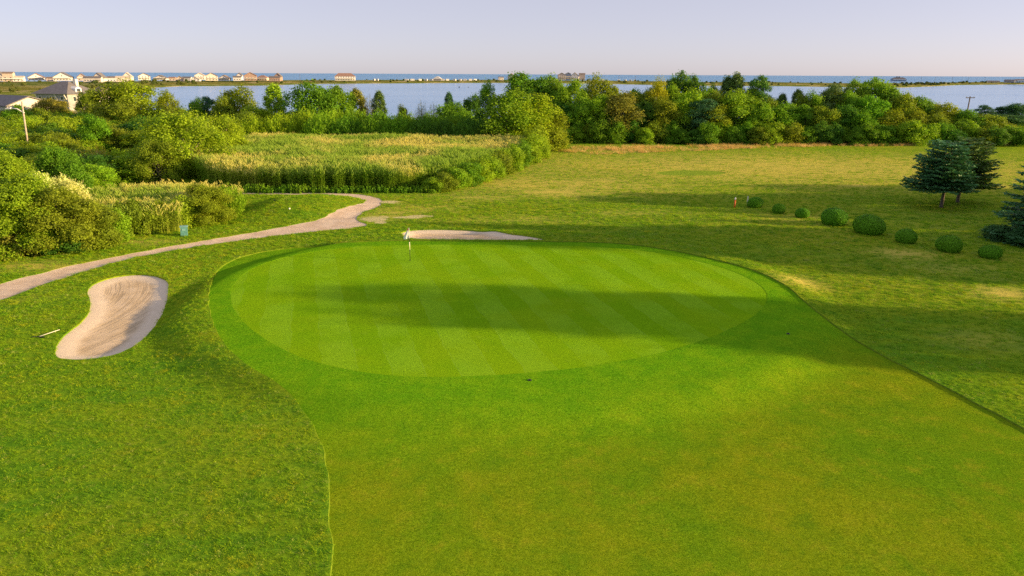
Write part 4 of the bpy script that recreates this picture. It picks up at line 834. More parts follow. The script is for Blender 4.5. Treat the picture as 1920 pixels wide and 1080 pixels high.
def mat_fairway():
    t = NT('fairway_grass'); p = t.pos(); coll = t.n('Attribute', attribute_name='collar').outputs['Fac']
    n1 = t.noise(p, 0.16, 5, 0.62, 0.4).outputs[0]; n2 = t.noise(p, 0.9, 5, 0.68).outputs[0]; n3 = t.noise(p, 9.0, 3, 0.7).outputs[0]
    c = t.mix(t.ramp(n1, 0.30, 0.72), (0.130, 0.276, 0.007), (0.225, 0.300, 0.008))
    c = t.mix(t.math('MULTIPLY', t.ramp(n2, 0.5, 0.75), 0.6), c, (0.321, 0.346, 0.017))
    c = t.mix(t.math('MULTIPLY', t.ramp(n2, 0.50, 0.30), 0.5), c, (0.086, 0.218, 0.008))
    c = t.mix(t.math('MULTIPLY', t.ramp(t.noise(p, 0.28, 5, 0.72).outputs[0], 0.55, 0.75), 0.35), c, (0.329, 0.276, 0.018))
    c = t.mix(coll, c, t.mix(t.ramp(n2, 0.35, 0.7), (0.117, 0.336, 0.007), (0.179, 0.398, 0.008)))
    c = t.mix(t.math('MULTIPLY', t.ramp(n3, 0.5, 0.8), 0.35), c, (0.301, 0.450, 0.033))
    c = t.mix(t.math('MULTIPLY', t.ramp(n3, 0.48, 0.25), 0.4), c, (0.054, 0.167, 0.007))
    n5 = t.noise(p, 24.0, 2, 0.6).outputs[0]
    c = t.mix(1.0, c, t.mix(t.ramp(n5, 0.3, 0.7), (0.66, 0.70, 0.6), (1.36, 1.30, 1.4)), 'MULTIPLY')
    return turf_shader(t, c, turf_normal(t, 1.5, 0.8, 8.0), 0.12)

def mat_green(stripes=True):
    t = NT('green_turf' if stripes else 'far_green_turf'); p = t.pos()
    n1 = t.noise(p, 0.22, 4, 0.6).outputs[0]; n2 = t.noise(p, 1.7, 5, 0.65).outputs[0]; n3 = t.noise(p, 14, 2).outputs[0]
    c = t.mix(t.ramp(n1, 0.35, 0.65), (0.175, 0.388, 0.006), (0.215, 0.411, 0.007))
    c = t.mix(t.math('MULTIPLY', t.ramp(n2, 0.55, 0.8), 0.4), c, (0.284, 0.480, 0.032))
    if not stripes: c = t.mix(0.6, c, (0.259, 0.317, 0.052))
    if stripes:
        rot = t.n('Mapping', {'Vector': p, 'Rotation': (0, 0, math.radians(-16.5))}).outputs[0]
        sx = t.n('SeparateXYZ', {0: rot}).outputs[0]
        wob = t.math('MULTIPLY', t.math('SUBTRACT', t.noise(p, 0.5, 2).outputs[0], 0.5), 0.5)
        s_ = t.math('SINE', t.math('MULTIPLY', t.math('ADD', sx, wob), 2*math.pi/2.9))
        fade = t.ramp(t.noise(p, 0.33, 3, 0.6).outputs[0], 0.30, 0.62)
        c = t.mix(t.math('MULTIPLY', t.math('MULTIPLY', t.ramp(s_, -0.3, 0.3), fade), 0.42), c, (0.253, 0.512, 0.027))
        ln = t.ramp(t.math('ABSOLUTE', s_), 0.10, 0.0)
        c = t.mix(t.math('MULTIPLY', t.math('MULTIPLY', ln, fade), 0.22), c, (0.316, 0.559, 0.082))
    c = t.mix(t.math('MULTIPLY', t.ramp(n3, 0.45, 0.25), 0.3), c, (0.095, 0.233, 0.006))
    n5 = t.noise(p, 16.0, 2, 0.6).outputs[0]
    c = t.mix(1.0, c, t.mix(t.ramp(n5, 0.3, 0.7), (0.84, 0.87, 0.8), (1.16, 1.13, 1.2)), 'MULTIPLY')
    return turf_shader(t, c, turf_normal(t, 1.35, 0.35, 9.0), 0.10)

def mat_sand(name, base, light, groove=True):
    t = NT(name); p = t.pos()
    n1 = t.noise(p, 0.8, 4).outputs[0]; n2 = t.noise(p, 14, 4, 0.7).outputs[0]
    c = t.mix(t.ramp(n1, 0.3, 0.7), base, light)
    bank = t.n('Attribute', attribute_name='bank').outputs['Fac']
    if groove:
        c = t.mix(t.math('MULTIPLY', bank, 0.7), c, (0.76, 0.66, 0.52))
        c = t.mix(t.math('MULTIPLY', t.ramp(n2, 0.55, 0.75), 0.35), c, [q*0.7 for q in base])
        arc = t.n('Attribute', attribute_name='arc').outputs['Fac']
        alen = t.n('Attribute', attribute_name='alen').outputs['Fac']
        cv = t.n('CombineXYZ', {0: t.math('MULTIPLY', arc, 5.5), 1: t.math('MULTIPLY', alen, 0.22)}).outputs[0]
        g = t.noise(cv, 1.0, 5, 0.7, 0.6).outputs[0]
        gd = t.math('MULTIPLY', t.math('MULTIPLY', t.ramp(g, 0.46, 0.60), t.math('SUBTRACT', 1.0, bank)), 0.55)
        c = t.mix(gd, c, [q*0.55 for q in base])
        hgt = t.math('SUBTRACT', t.math('MULTIPLY', n2, 0.5), gd)
        bmp = t.n('Bump', {'Height': hgt, 'Strength': 0.5, 'Distance': 0.05}).outputs[0]
    else:
        c = t.mix(t.math('MULTIPLY', t.ramp(n2, 0.5, 0.8), 0.4), c, [q*0.62 for q in base])
        trk = t.ramp(t.noise(p, 0.35, 4, 0.6).outputs[0], 0.55, 0.7)
        c = t.mix(t.math('MULTIPLY', trk, 0.4), c, (0.36, 0.30, 0.25))
        bmp = t.n('Bump', {'Height': n2, 'Strength': 0.5, 'Distance': 0.05}).outputs[0]
    wn_ = t.n('TexWhiteNoise', {'Vector': t.vmath('SCALE', p, scale=83.1)}, noise_dimensions='3D').outputs['Color']
    nr = t.vmath('NORMALIZE', t.vmath('ADD', bmp, t.vmath('SCALE', t.vmath('SUBTRACT', wn_, (.5, .5, .5)), scale=0.8)))
    b = t.n('BsdfPrincipled', {'Base Color': c, 'Roughness': 0.9, 'Specular IOR Level': 0.1, 'Normal': nr})
    return t.end(b.outputs[0])

def mat_leaf(name, rough=0.5, trans=0.42, hue_jit=0.010, spec=0.08):
    t = NT(name); oi = t.n('ObjectInfo'); tint = t.n('Attribute', attribute_name='tint').outputs['Fac']
    n = t.noise(t.pos(), 0.55, 3).outputs[0]
    h = t.math('ADD', 0.5 - hue_jit, t.math('MULTIPLY', oi.outputs['Random'], 2*hue_jit))
    v = t.math('ADD', 0.55, t.math('MULTIPLY', tint, 0.9))
    hs_ = t.n('HueSaturation', {'Hue': h, 'Saturation': 1.0, 'Value': v, 'Color': oi.outputs['Color']}).outputs[0]
    yel = t.mix(t.math('MULTIPLY', t.ramp(n, 0.5, 0.75), 0.35), hs_, t.mix(1.0, hs_, (1.4, 1.15, 0.7), 'MULTIPLY'))
    d = t.n('BsdfPrincipled', {'Base Color': yel, 'Roughness': rough, 'Specular IOR Level': spec})
    tr = t.n('BsdfTranslucent', {'Color': t.mix(1.0, yel, (1.25, 1.2, 0.6), 'MULTIPLY')})
    return t.end(t.n('MixShader', {0: trans, 1: d.outputs[0], 2: tr.outputs[0]}).outputs[0])

def mat_reed():
    t = NT('reed_leaves'); k = t.n('Attribute', attribute_name='tint').outputs['Fac']; r = t.n('ObjectInfo').outputs['Random']
    n = t.noise(t.pos(), 0.09, 3, 0.6).outputs[0]
    g = t.mix(r, (0.196, 0.383, 0.020), (0.368, 0.557, 0.050))
    g = t.mix(t.ramp(n, 0.42, 0.62), g, t.mix(r, (0.322, 0.441, 0.030), (0.529, 0.603, 0.090)))
    c = t.mix(t.ramp(k, 0.55, 1.0), g, t.mix(t.ramp(n, 0.42, 0.6), (0.391, 0.557, 0.080), (0.759, 0.719, 0.220)))   # plumes carry the tan
    d = t.n('BsdfDiffuse', {'Color': c}); tr = t.n('BsdfTranslucent', {'Color': c})
    return t.end(t.n('MixShader', {0: 0.35, 1: d.outputs[0], 2: tr.outputs[0]}).outputs[0])

def mat_straw():
    t = NT('dry_straw'); r = t.n('ObjectInfo').outputs['Random']; n = t.noise(t.pos(), 0.25, 3).outputs[0]
    c = t.mix(r, (0.66, 0.42, 0.13), (0.84, 0.62, 0.28))
    c = t.mix(t.math('MULTIPLY', t.ramp(n, 0.45, 0.65), 0.75), c, (0.52, 0.40, 0.08))
    d = t.n('BsdfDiffuse', {'Color': c}); tr = t.n('BsdfTranslucent', {'Color': c})
    return t.end(t.n('MixShader', {0: 0.3, 1: d.outputs[0], 2: tr.outputs[0]}).outputs[0])

def mat_water(name, body, rough, wave, streak, tint):
    t = NT(name); p = t.pos()
    st = t.n('Mapping', {'Vector': p, 'Scale': (0.18, 1.0, 1.0)}).outputs[0]
    w1 = t.noise(st, wave, 5, 0.65).outputs[1]
    k = t.ramp(t.noise(st, wave*0.045, 4, 0.6, 0.3).outputs[0], 0.40, 0.66)
    amp = t.math('ADD', streak, t.math('MULTIPLY', k, streak*1.3))
    off = t.vmath('SUBTRACT', w1, (0.5, 0.5, 0.5))
    wn_ = t.n('TexWhiteNoise', {'Vector': t.vmath('SCALE', p, scale=3.7)}, noise_dimensions='3D').outputs['Color']
    off = t.vmath('ADD', off, t.vmath('SUBTRACT', wn_, (0.5, 0.5, 0.5)))
    sc = t.n('VectorMath', {0: off}, operation='SCALE'); t.t.links.new(amp, sc.inputs['Scale'])
    nr = t.vmath('NORMALIZE', t.vmath('ADD', (0, 0, 1), sc.outputs[0]))
    b = t.n('BsdfPrincipled', {'Base Color': body, 'Roughness': rough, 'IOR': 1.33, 'Normal': nr, 'Specular IOR Level': 0.36, 'Specular Tint': tint})
    return t.end(b.outputs[0])

M = {}
M['rough'] = mat_rough(); M['tuft'] = mat_tuft(); M['fairway'] = mat_fairway(); M['green'] = mat_green(); M['far_green'] = mat_green(False)
def mat_edge():
    t = NT('cut_turf_edge'); p = t.pos(); n = t.noise(p, 6.0, 4, 0.7).outputs[0]
    c = t.mix(t.ramp(n, 0.35, 0.65), (0.10, 0.17, 0.012), (0.17, 0.25, 0.02))
    return t.end(t.n('BsdfDiffuse', {'Color': c}).outputs[0])
M['edge'] = mat_edge()
M['sand'] = mat_sand('bunker_sand', (0.60, 0.47, 0.30), (0.72, 0.58, 0.40))
M['path'] = mat_sand('path_gravel', (0.62, 0.48, 0.34), (0.76, 0.62, 0.47), False)
M['leaf'] = mat_leaf('leaves'); M['needle'] = mat_leaf('needles', 0.5, 0.1, 0.006, 0.12); M['box'] = mat_leaf('clipped_leaves', 0.5, 0.2, 0.006)
M['bark'] = plain('bark', (0.13, 0.105, 0.085), 0.9, 0.35, 6); M['pale_bark'] = plain('pale_bark', (0.36, 0.29, 0.21), 0.9, 0.3, 6)
M['reed'] = mat_reed(); M['straw'] = mat_straw()
M['bay'] = mat_water('bay_water', (0.10, 0.32, 0.66, 1), 0.15, 0.22, 0.12, (0.62, 0.82, 1, 1))
M['sea'] = mat_water('sea_water', (0.05, 0.27, 0.56, 1), 0.25, 0.05, 0.5, (0.5, 0.75, 1, 1))
M['white'] = plain('white_paint', (0.80, 0.77, 0.70), 0.5, 0.05); M['black'] = plain('black_rubber', (0.02, 0.02, 0.02), 0.5)
M['flag'] = plain('flag_cloth', (0.82, 0.80, 0.80), 0.8, 0.05); M['flag_red'] = plain('flag_border', (0.55, 0.10, 0.14), 0.8)
M['yellow'] = plain('yellow_white_pole', (0.80, 0.76, 0.50), 0.4, 0.05)
M['teal'] = plain('teal_plastic', (0.10, 0.27, 0.26), 0.55, 0.2, 5); M['teal_lid'] = plain('teal_lid', (0.20, 0.42, 0.42), 0.5, 0.15)
M['orange'] = plain('orange_plastic', (0.75, 0.16, 0.03), 0.5, 0.1)
M['wood_pole'] = plain('pole_wood', (0.46, 0.39, 0.31), 0.85, 0.25, 4); M['metal'] = plain('grey_metal', (0.45, 0.45, 0.46), 0.35, 0.1, 3, 0.8)
M['glass'] = plain('window_glass', (0.05, 0.07, 0.09), 0.08, 0.3, 1.0, 0.0, 0.8)
M['island'] = None
WALLS = {k: plain('siding_' + k, c, 0.75, 0.10, 0.8) for k, c in dict(white=(0.78, 0.78, 0.78), cream=(0.70, 0.66, 0.60), peach=(0.60, 0.50, 0.42),
         pink=(0.58, 0.49, 0.46), brick=(0.40, 0.29, 0.24), blue=(0.30, 0.36, 0.46), grey=(0.36, 0.36, 0.37)).items()}
ROOFS = {k: plain('roofing_' + k, c, 0.85, 0.18, 1.5) for k, c in dict(grey=(0.17, 0.165, 0.175), brown=(0.23, 0.18, 0.15), rust=(0.30, 0.19, 0.15), cream=(0.55, 0.49, 0.40)).items()}

FOL = dict(green=(0.147, 0.314, 0.021), deep=(0.082, 0.216, 0.025), lime=(0.238, 0.415, 0.023), olive=(0.227, 0.319, 0.023), sun=(0.277, 0.415, 0.021),
           bright=(0.168, 0.373, 0.021), blue=(0.069, 0.180, 0.066), cedar=(0.116, 0.205, 0.043), rust=(0.238, 0.259, 0.041), gold=(0.347, 0.392, 0.023),
           grey=(0.274, 0.314, 0.192), silver=(0.316, 0.470, 0.236), cream=(0.569, 0.639, 0.269), spruce=(0.068, 0.193, 0.070), box=(0.126, 0.344, 0.016))

# ------------------------------------------------------------------ ground: one sheet cut along every edge of the course
def densify(poly, step, smooth=2):
    p = np.array(poly, float)
    for _ in range(smooth):                                   # round the corners (Chaikin)
        q = np.roll(p, -1, 0); p = np.stack([p*0.75+q*0.25, p*0.25+q*0.75], 1).reshape(-1, 2)
    out = []
    for a, b in zip(p, np.roll(p, -1, 0)):
        n = max(1, int(np.hypot(*(b-a)) / step))
        out += [a + (b-a)*i/n for i in range(n)]
    return np.array(out)

def inside(poly, P):
    x, y = P[:, 0], P[:, 1]; c = np.zeros(len(P), bool)
    a = poly; b = np.roll(poly, -1, 0)
    for (x0, y0), (x1, y1) in zip(a, b):
        if y0 == y1: continue
        c ^= ((y0 > y) != (y1 > y)) & (x < (x1-x0)*(y-y0)/(y1-y0)+x0)
    return c

def dist_to(poly, P):
    a = poly; d = poly[np.r_[1:len(poly), 0]] - a; L = np.maximum((d*d).sum(1), 1e-9)
    best = np.full(len(P), 1e9)
    for s in range(0, len(P), 4000):
        q = P[s:s+4000, None, :] - a[None]
        t = np.clip((q*d[None]).sum(2)/L, 0, 1)
        r = q - t[..., None]*d[None]
        best[s:s+4000] = np.sqrt((r*r).sum(2).min(1))
    return best

def ragged(p, amp, seed):
    r = np.random.default_rng(seed); n = len(p); w = np.convolve(np.r_[r.normal(size=n), np.zeros(4)], [0.25, 0.5, 0.25], 'same')[:n]
    d = np.roll(p, -1, 0) - np.roll(p, 1, 0); nrm = np.stack([d[:, 1], -d[:, 0]], 1)/np.maximum(np.hypot(d[:, 0], d[:, 1]), 1e-6)[:, None]
    return p + nrm*(w*amp)[:, None]

REG = {'fairway': ragged(densify(FAIRWAY, 0.35), 0.045, 1), 'putting_green': ragged(densify(GREEN, 0.35), 0.03, 2), 'side_bunker': ragged(densify(BUNKER_SIDE, 0.25), 0.03, 4),
       'back_bunker': densify(BUNKER_BACK, 0.35, 1), 'cart_path': ragged(densify(PATH, 0.4, 1), 0.11, 3), 'far_green': densify(FAR_GREEN, 0.8)}

def field(patches, P):
    v = np.zeros(len(P))
    for x, y, rx, ry, s in patches:
        v = np.maximum(v, s*np.exp(-(((P[:, 0]-x)/rx)**2 + ((P[:, 1]-y)/ry)**2)*0.9))
    return v

def build_ground():
    pts = [p for r in REG.values() for p in r]; edges = []; b = 0
    for r in REG.values():
        n = len(r); edges += [(b+i, b+(i+1) % n) for i in range(n)]; b += n
    def grid(x0, x1, y0, y1, s, skip=None):
        X, Y = np.meshgrid(np.arange(x0, x1, s), np.arange(y0, y1, s)); g = np.stack([X.ravel(), Y.ravel()], 1)
        g = g + rng.uniform(-0.28, 0.28, g.shape)*s
        if skip: g = g[~((g[:, 0] > skip[0]) & (g[:, 0] < skip[1]) & (g[:, 1] > skip[2]) & (g[:, 1] < skip[3]))]
        return g
    g = np.concatenate([grid(-48, 46, 5, 62, 0.75), grid(-110, 120, 5, 152, 2.2, (-48, 46, 5, 62)), grid(-560, 560, -90, 330, 11, (-110, 120, 5, 152)),
                        grid(-31, -17, 31, 47, 0.28), grid(-12, 4, 56, 68, 0.4)])
    near = np.full(len(g), 1e9)
    for r in REG.values(): near = np.minimum(near, dist_to(r, g))
    g = g[near > 0.14]
    rim = np.array([(-900, -150), (900, -150), (900, 380), (-900, 380)], float)
    allp = [Vector((float(x), float(y))) for x, y in pts] + [Vector((float(x), float(y))) for x, y in np.concatenate([g, rim])]
    vs, es, fs, *_ = delaunay_2d_cdt(allp, edges, [], 0, 1e-4)
    V = np.array([(v.x, v.y) for v in vs]); Fc = np.array([f for f in fs if len(f) == 3])
    cen = V[Fc].mean(1)
    reg = np.zeros(len(Fc), int); names = ['ground'] + list(REG)
    for i, k in enumerate(REG, 1): reg[inside(REG[k], cen)] = i
    z0 = ground_z(V[:, 0], V[:, 1])
    def height(name):
        if name == 'ground': return z0 + 0.065
        if name == 'putting_green': return z0 - 0.010
        if name == 'side_bunker':
            d = dist_to(REG[name], V); k = sstep(0.0, 1.2, d); zc = float(ground_z(REG[name][:, 0], REG[name][:, 1]).mean()) - 0.13
            return (z0 - 0.02)*(1-k) + zc*k
        if name == 'back_bunker':
            d = dist_to(REG[name], V); return z0 - 0.03 - 0.30*sstep(0.0, 1.6, d)
        if name == 'cart_path':
            d = dist_to(REG[name], V); return z0 + 0.045 - 0.03*sstep(0, 0.6, d)
        if name == 'far_green': return z0 + 0.05
        return z0
    mats = dict(ground=M['rough'], fairway=M['fairway'], putting_green=M['green'], side_bunker=M['sand'], back_bunker=M['sand'], cart_path=M['path'], far_green=M['far_green'])
    Z = {n: height(n) for n in names}
    # which two regions share each edge -> a small upright cut between them
    ed = {}
    for fi, f in enumerate(Fc):
        for k in range(3):
            e = (f[k], f[(k+1) % 3]); key = (min(e), max(e)); ed.setdefault(key, []).append((fi, e))
    skirts = {n: [] for n in names}
    for key, lst in ed.items():
        if len(lst) == 2 and reg[lst[0][0]] != reg[lst[1][0]]:
            (fa, ea), (fb, eb) = lst; na, nb = names[reg[fa]], names[reg[fb]]
            if Z[na][key[0]] < Z[nb][key[0]]: (na, ea), (nb, eb) = (nb, eb), (na, ea)
            skirts[na].append((ea[0], ea[1], nb))
    out = {}
    for i, n in enumerate(names):
        f = Fc[reg == i]
        used = np.unique(np.concatenate([f.ravel(), np.array([q for s in skirts[n] for q in s[:2]], int)]))
        mp = np.full(len(V), -1); mp[used] = np.arange(len(used))
        co = np.column_stack([V[used], Z[n][used]]); faces = [list(map(int, mp[t])) for t in f]
        extra = []; base = len(co)
        for a, b_, low in skirts[n]:
            ex, ey = V[b_] - V[a]; el_ = math.hypot(ex, ey) + 1e-9; sl = 0.025 if low == 'fairway' else 0.0; nx, ny = ey/el_*sl, -ex/el_*sl; dz = 0.003 if sl else -0.004
            extra += [(V[a, 0]+nx, V[a, 1]+ny, Z[low][a] + dz), (V[b_, 0]+nx, V[b_, 1]+ny, Z[low][b_] + dz), (V[b_, 0], V[b_, 1], Z[n][b_]), (V[a, 0], V[a, 1], Z[n][a])]
            faces.append([base+2, base+3, base, base+1]); base += 4
        if extra: co = np.concatenate([co, np.array(extra)])
        P = co[:, :2]; at_ = {}
        if n == 'ground': at_ = {'dry': field(DRY_PATCHES, P), 'bare': field(BARE_PATCHES, P)}
        if n == 'fairway': at_ = {'collar': 1 - sstep(1.0, 8.0, dist_to(REG['putting_green'], P))}
        if n.endswith('bunker'):
            d = dist_to(REG[n], P); x0, y0 = REG[n].mean(0)
            ax = (-35.0, 37.5) if n == 'side_bunker' else (x0, y0-40)
            rr = np.hypot(P[:, 0]-ax[0], P[:, 1]-ax[1]); th = np.arctan2(P[:, 1]-ax[1], P[:, 0]-ax[0])
            at_ = {'bank': 1 - sstep(0.7, 1.1, d), 'arc': rr, 'alen': th*8}
        me = np_mesh(n, co, faces, [mats[n], M['edge']], True, at_, [0]*len(f) + [1 if k_[2] == 'fairway' else 0 for k_ in skirts[n]])
        nm = {'side_bunker': 'sand_bunker', 'back_bunker': 'sand_bunker', 'far_green': 'practice_green'}.get(n, n)
        o = mesh_obj(nm, me); o['kind'] = 'structure'
        lab = {'ground': 'rough grass of the golf course running back to the bay', 'fairway': 'mown fairway and collar in front of and around the green',
               'putting_green': 'oval putting green with mowing stripes around the flag', 'side_bunker': 'bean-shaped raked sand bunker left of the green',
               'back_bunker': 'long thin sand bunker behind the flag', 'cart_path': 'pale sandy cart path curving from the left edge to the reeds',
               'far_green': 'small mown oval on the far fairway'}[n]
        o['label'] = lab; out[n] = (o, co, f if n != 'ground' else mp[f])
    return out

GROUND = build_ground()

# ------------------------------------------------------------------ scattering for things nobody can count
def scatter(name, pts, rotz, scl, protos, label, cat):
    """points -> instances of the given meshes, as one 'stuff' object"""
    me = bpy.data.meshes.new(name); n = len(pts)
    me.vertices.add(n); me.vertices.foreach_set('co', np.asarray(pts, np.float32).ravel())
    for an, av, ty in (('rz', rotz, 'FLOAT'), ('sc', scl, 'FLOAT'), ('pick', rng.integers(0, len(protos), n), 'INT')):
        a = me.attributes.new(an, ty, 'POINT'); a.data.foreach_set('value', np.asarray(av, np.float32 if ty == 'FLOAT' else np.int32))
    o = mesh_obj(name, me); tag(o, label, cat, kind='stuff')
    ng = bpy.data.node_groups.new(name + '_nodes', 'GeometryNodeTree')
    ng.interface.new_socket('Geometry', in_out='INPUT', socket_type='NodeSocketGeometry')
    ng.interface.new_socket('Geometry', in_out='OUTPUT', socket_type='NodeSocketGeometry')
    N = ng.nodes.new; L = ng.links.new
    gi, go = N('NodeGroupInput'), N('NodeGroupOutput')
    def attr(nm, ty):
        a = N('GeometryNodeInputNamedAttribute'); a.data_type = ty; a.inputs[0].default_value = nm; return a.outputs[0]
    cx = N('ShaderNodeCombineXYZ'); L(attr('rz', 'FLOAT'), cx.inputs[2])
    e2r = N('FunctionNodeEulerToRotation'); L(cx.outputs[0], e2r.inputs[0])
    sx = N('ShaderNodeCombineXYZ'); sc_ = attr('sc', 'FLOAT')
    for i in range(3): L(sc_, sx.inputs[i])
    g2i = N('GeometryNodeGeometryToInstance')
    for ob in reversed(protos):
        oi = N('GeometryNodeObjectInfo'); oi.inputs['Object'].default_value = ob; L(oi.outputs['Geometry'], g2i.inputs[0])
    iop = N('GeometryNodeInstanceOnPoints'); L(gi.outputs[0], iop.inputs['Points']); L(g2i.outputs[0], iop.inputs['Instance'])
    iop.inputs['Pick Instance'].default_value = True; L(attr('pick', 'INT'), iop.inputs['Instance Index'])
    L(e2r.outputs[0], iop.inputs['Rotation']); L(sx.outputs[0], iop.inputs['Scale']); L(iop.outputs[0], go.inputs[0])
    md = o.modifiers.new('scatter', 'NODES'); md.node_group = ng
    return o

def proto(name, me): return bpy.data.objects.new(name, me)      # source shape only, never linked to the scene

def blades(n, h, spread, w, lean, seed, seg=1, plume=False, leaves=0):
    """a tuft of upright blades / reed stems; returns verts, quads, tint"""
    r = np.random.default_rng(seed); V = []; Q = []; T = []
    def strip(p, d, side, w0, w1, bend, t0, t1, k):
        b = len(V)
        for i in range(k+1):
            u = i/k; q = p + d*u + bend*u*u; ww = w0 + (w1-w0)*u
            V.append(q - side*ww); V.append(q + side*ww); T.extend([t0+(t1-t0)*u]*2)
        for i in range(k): Q.append([b+2*i, b+2*i+1, b+2*i+3, b+2*i+2])
    for _ in range(n):
        a = r.uniform(0, 2*math.pi); rad = spread*math.sqrt(r.uniform())
        p = np.array([rad*math.cos(a), rad*math.sin(a), 0.0]); hh = h*r.uniform(0.7, 1.1)
        la = r.uniform(0, 2*math.pi); d = np.array([math.cos(la)*lean*hh, math.sin(la)*lean*hh, hh])*1.0
        sa = r.uniform(0, math.pi); side = np.array([math.cos(sa), math.sin(sa), 0.0])
        bend = np.array([math.cos(la), math.sin(la), -0.3])*hh*lean*0.8
        strip(p, d, side, w, w*0.25, bend, 0.0, 0.35, max(seg, 2))
        for _l in range(leaves):
            u = r.uniform(0.25, 0.98); q = p + d*u + bend*u*u; aa = r.uniform(0, 2*math.pi); ln = r.uniform(0.35, 0.65)
            dd = np.array([math.cos(aa), math.sin(aa), r.uniform(0.5, 1.1)])*ln; bb = np.array([math.cos(aa)*0.3, math.sin(aa)*0.3, -0.55])*ln
            strip(q, dd, np.array([-math.sin(aa), math.cos(aa), 0.0]), 0.028, 0.008, bb, 0.15, 0.4, 2)
        if plume:
            q = p + d + bend; aa = r.uniform(-0.8, 0.8) + math.pi
            for s_ in range(2):
                sd = np.array([math.cos(sa+s_*1.5), math.sin(sa+s_*1.5), 0.0])
                strip(q, np.array([math.cos(aa)*0.16, math.sin(aa)*0.16, 0.42]), sd, 0.055, 0.012, np.array([math.cos(aa)*0.1, 0, -0.1]), 1.0, 1.0, 2)
    return np.array(V), np.array(Q), np.array(T)

def blade_proto(name, mat, **kw):
    V, Q, T = blades(**kw); return proto(name, np_mesh(name, V, Q, [mat], False, {'tint': T}))

def tri_sample(co, tri, dens_fn, seed):
    r = np.random.default_rng(seed); A, B, C = co[tri[:, 0]], co[tri[:, 1]], co[tri[:, 2]]
    area = 0.5*np.linalg.norm(np.cross(B-A, C-A), axis=1); cen = (A+B+C)/3
    n = r.poisson(area*dens_fn(cen)); idx = np.repeat(np.arange(len(tri)), n)
    u = r.uniform(size=len(idx)); v = r.uniform(size=len(idx)); s = u+v > 1; u[s] = 1-u[s]; v[s] = 1-v[s]
    return A[idx] + (B-A)[idx]*u[:, None] + (C-A)[idx]*v[:, None]

def rough_tufts():
    o, co, tri = GROUND['ground']
    def dens(c):
        d = np.hypot(c[:, 0], c[:, 1]); inview = (np.abs(c[:, 0]) < 0.80*c[:, 1] + 5) & (c[:, 1] > 10)
        return np.where(inview & (d < 150) & (c[:, 0] > -42-0.1*d), np.clip(80*(20.0/np.maximum(d, 14))**1.5, 2.6, 100), 0.0)
    P = tri_sample(co, tri, dens, 3)
    bare = field(BARE_PATCHES, P) > 0.3; P = P[~bare]
    dry = field(DRY_PATCHES, P); P = P[rng.uniform(size=len(P)) > dry*1.15]
    keep = dist_to(REG['fairway'], P[:, :2]) > 0.09*rng.uniform(size=len(P))
    d = np.hypot(P[:, 0], P[:, 1]); sc = (rng.uniform(0.6, 1.25, len(P))*np.clip(d/32, 0.9, 2.0))[keep]
    protos = [blade_proto('grass_tuft', M['tuft'], n=16, h=0.066, spread=0.11, w=0.0075, lean=0.5, seed=20+i) for i in range(4)]
    P = P[keep]; P[:, 2] -= 0.012
    scatter('rough_grass_blades', P, rng.uniform(0, 6.28, len(P)), sc, protos, 'longer rough grass either side of the mown fairway', 'grass')
    print('tufts', len(P))
rough_tufts()

# ------------------------------------------------------------------ water and the far barrier spit
WZ = -1.5
def sheet(name, x0, x1, y0, y1, z, mat, label, n=1):
    xs = np.linspace(x0, x1, n+1); ys = np.linspace(y0, y1, n+1)
    X, Y = np.meshgrid(xs, ys); co = np.column_stack([X.ravel(), Y.ravel(), np.full(X.size, z)])
    fs = [[j*(n+1)+i, j*(n+1)+i+1, (j+1)*(n+1)+i+1, (j+1)*(n+1)+i] for j in range(n) for i in range(n)]
    o = mesh_obj(name, np_mesh(name, co, fs, [mat])); o['kind'] = 'structure'; o['label'] = label
    return o
sheet('bay_water', -1900, 2600, 150, 1300, WZ, M['bay'], 'pale blue rippled water of the bay')
sheet('sea', -16000, 16000, 1300, 16000, WZ, M['sea'], 'blue ocean up to the horizon')

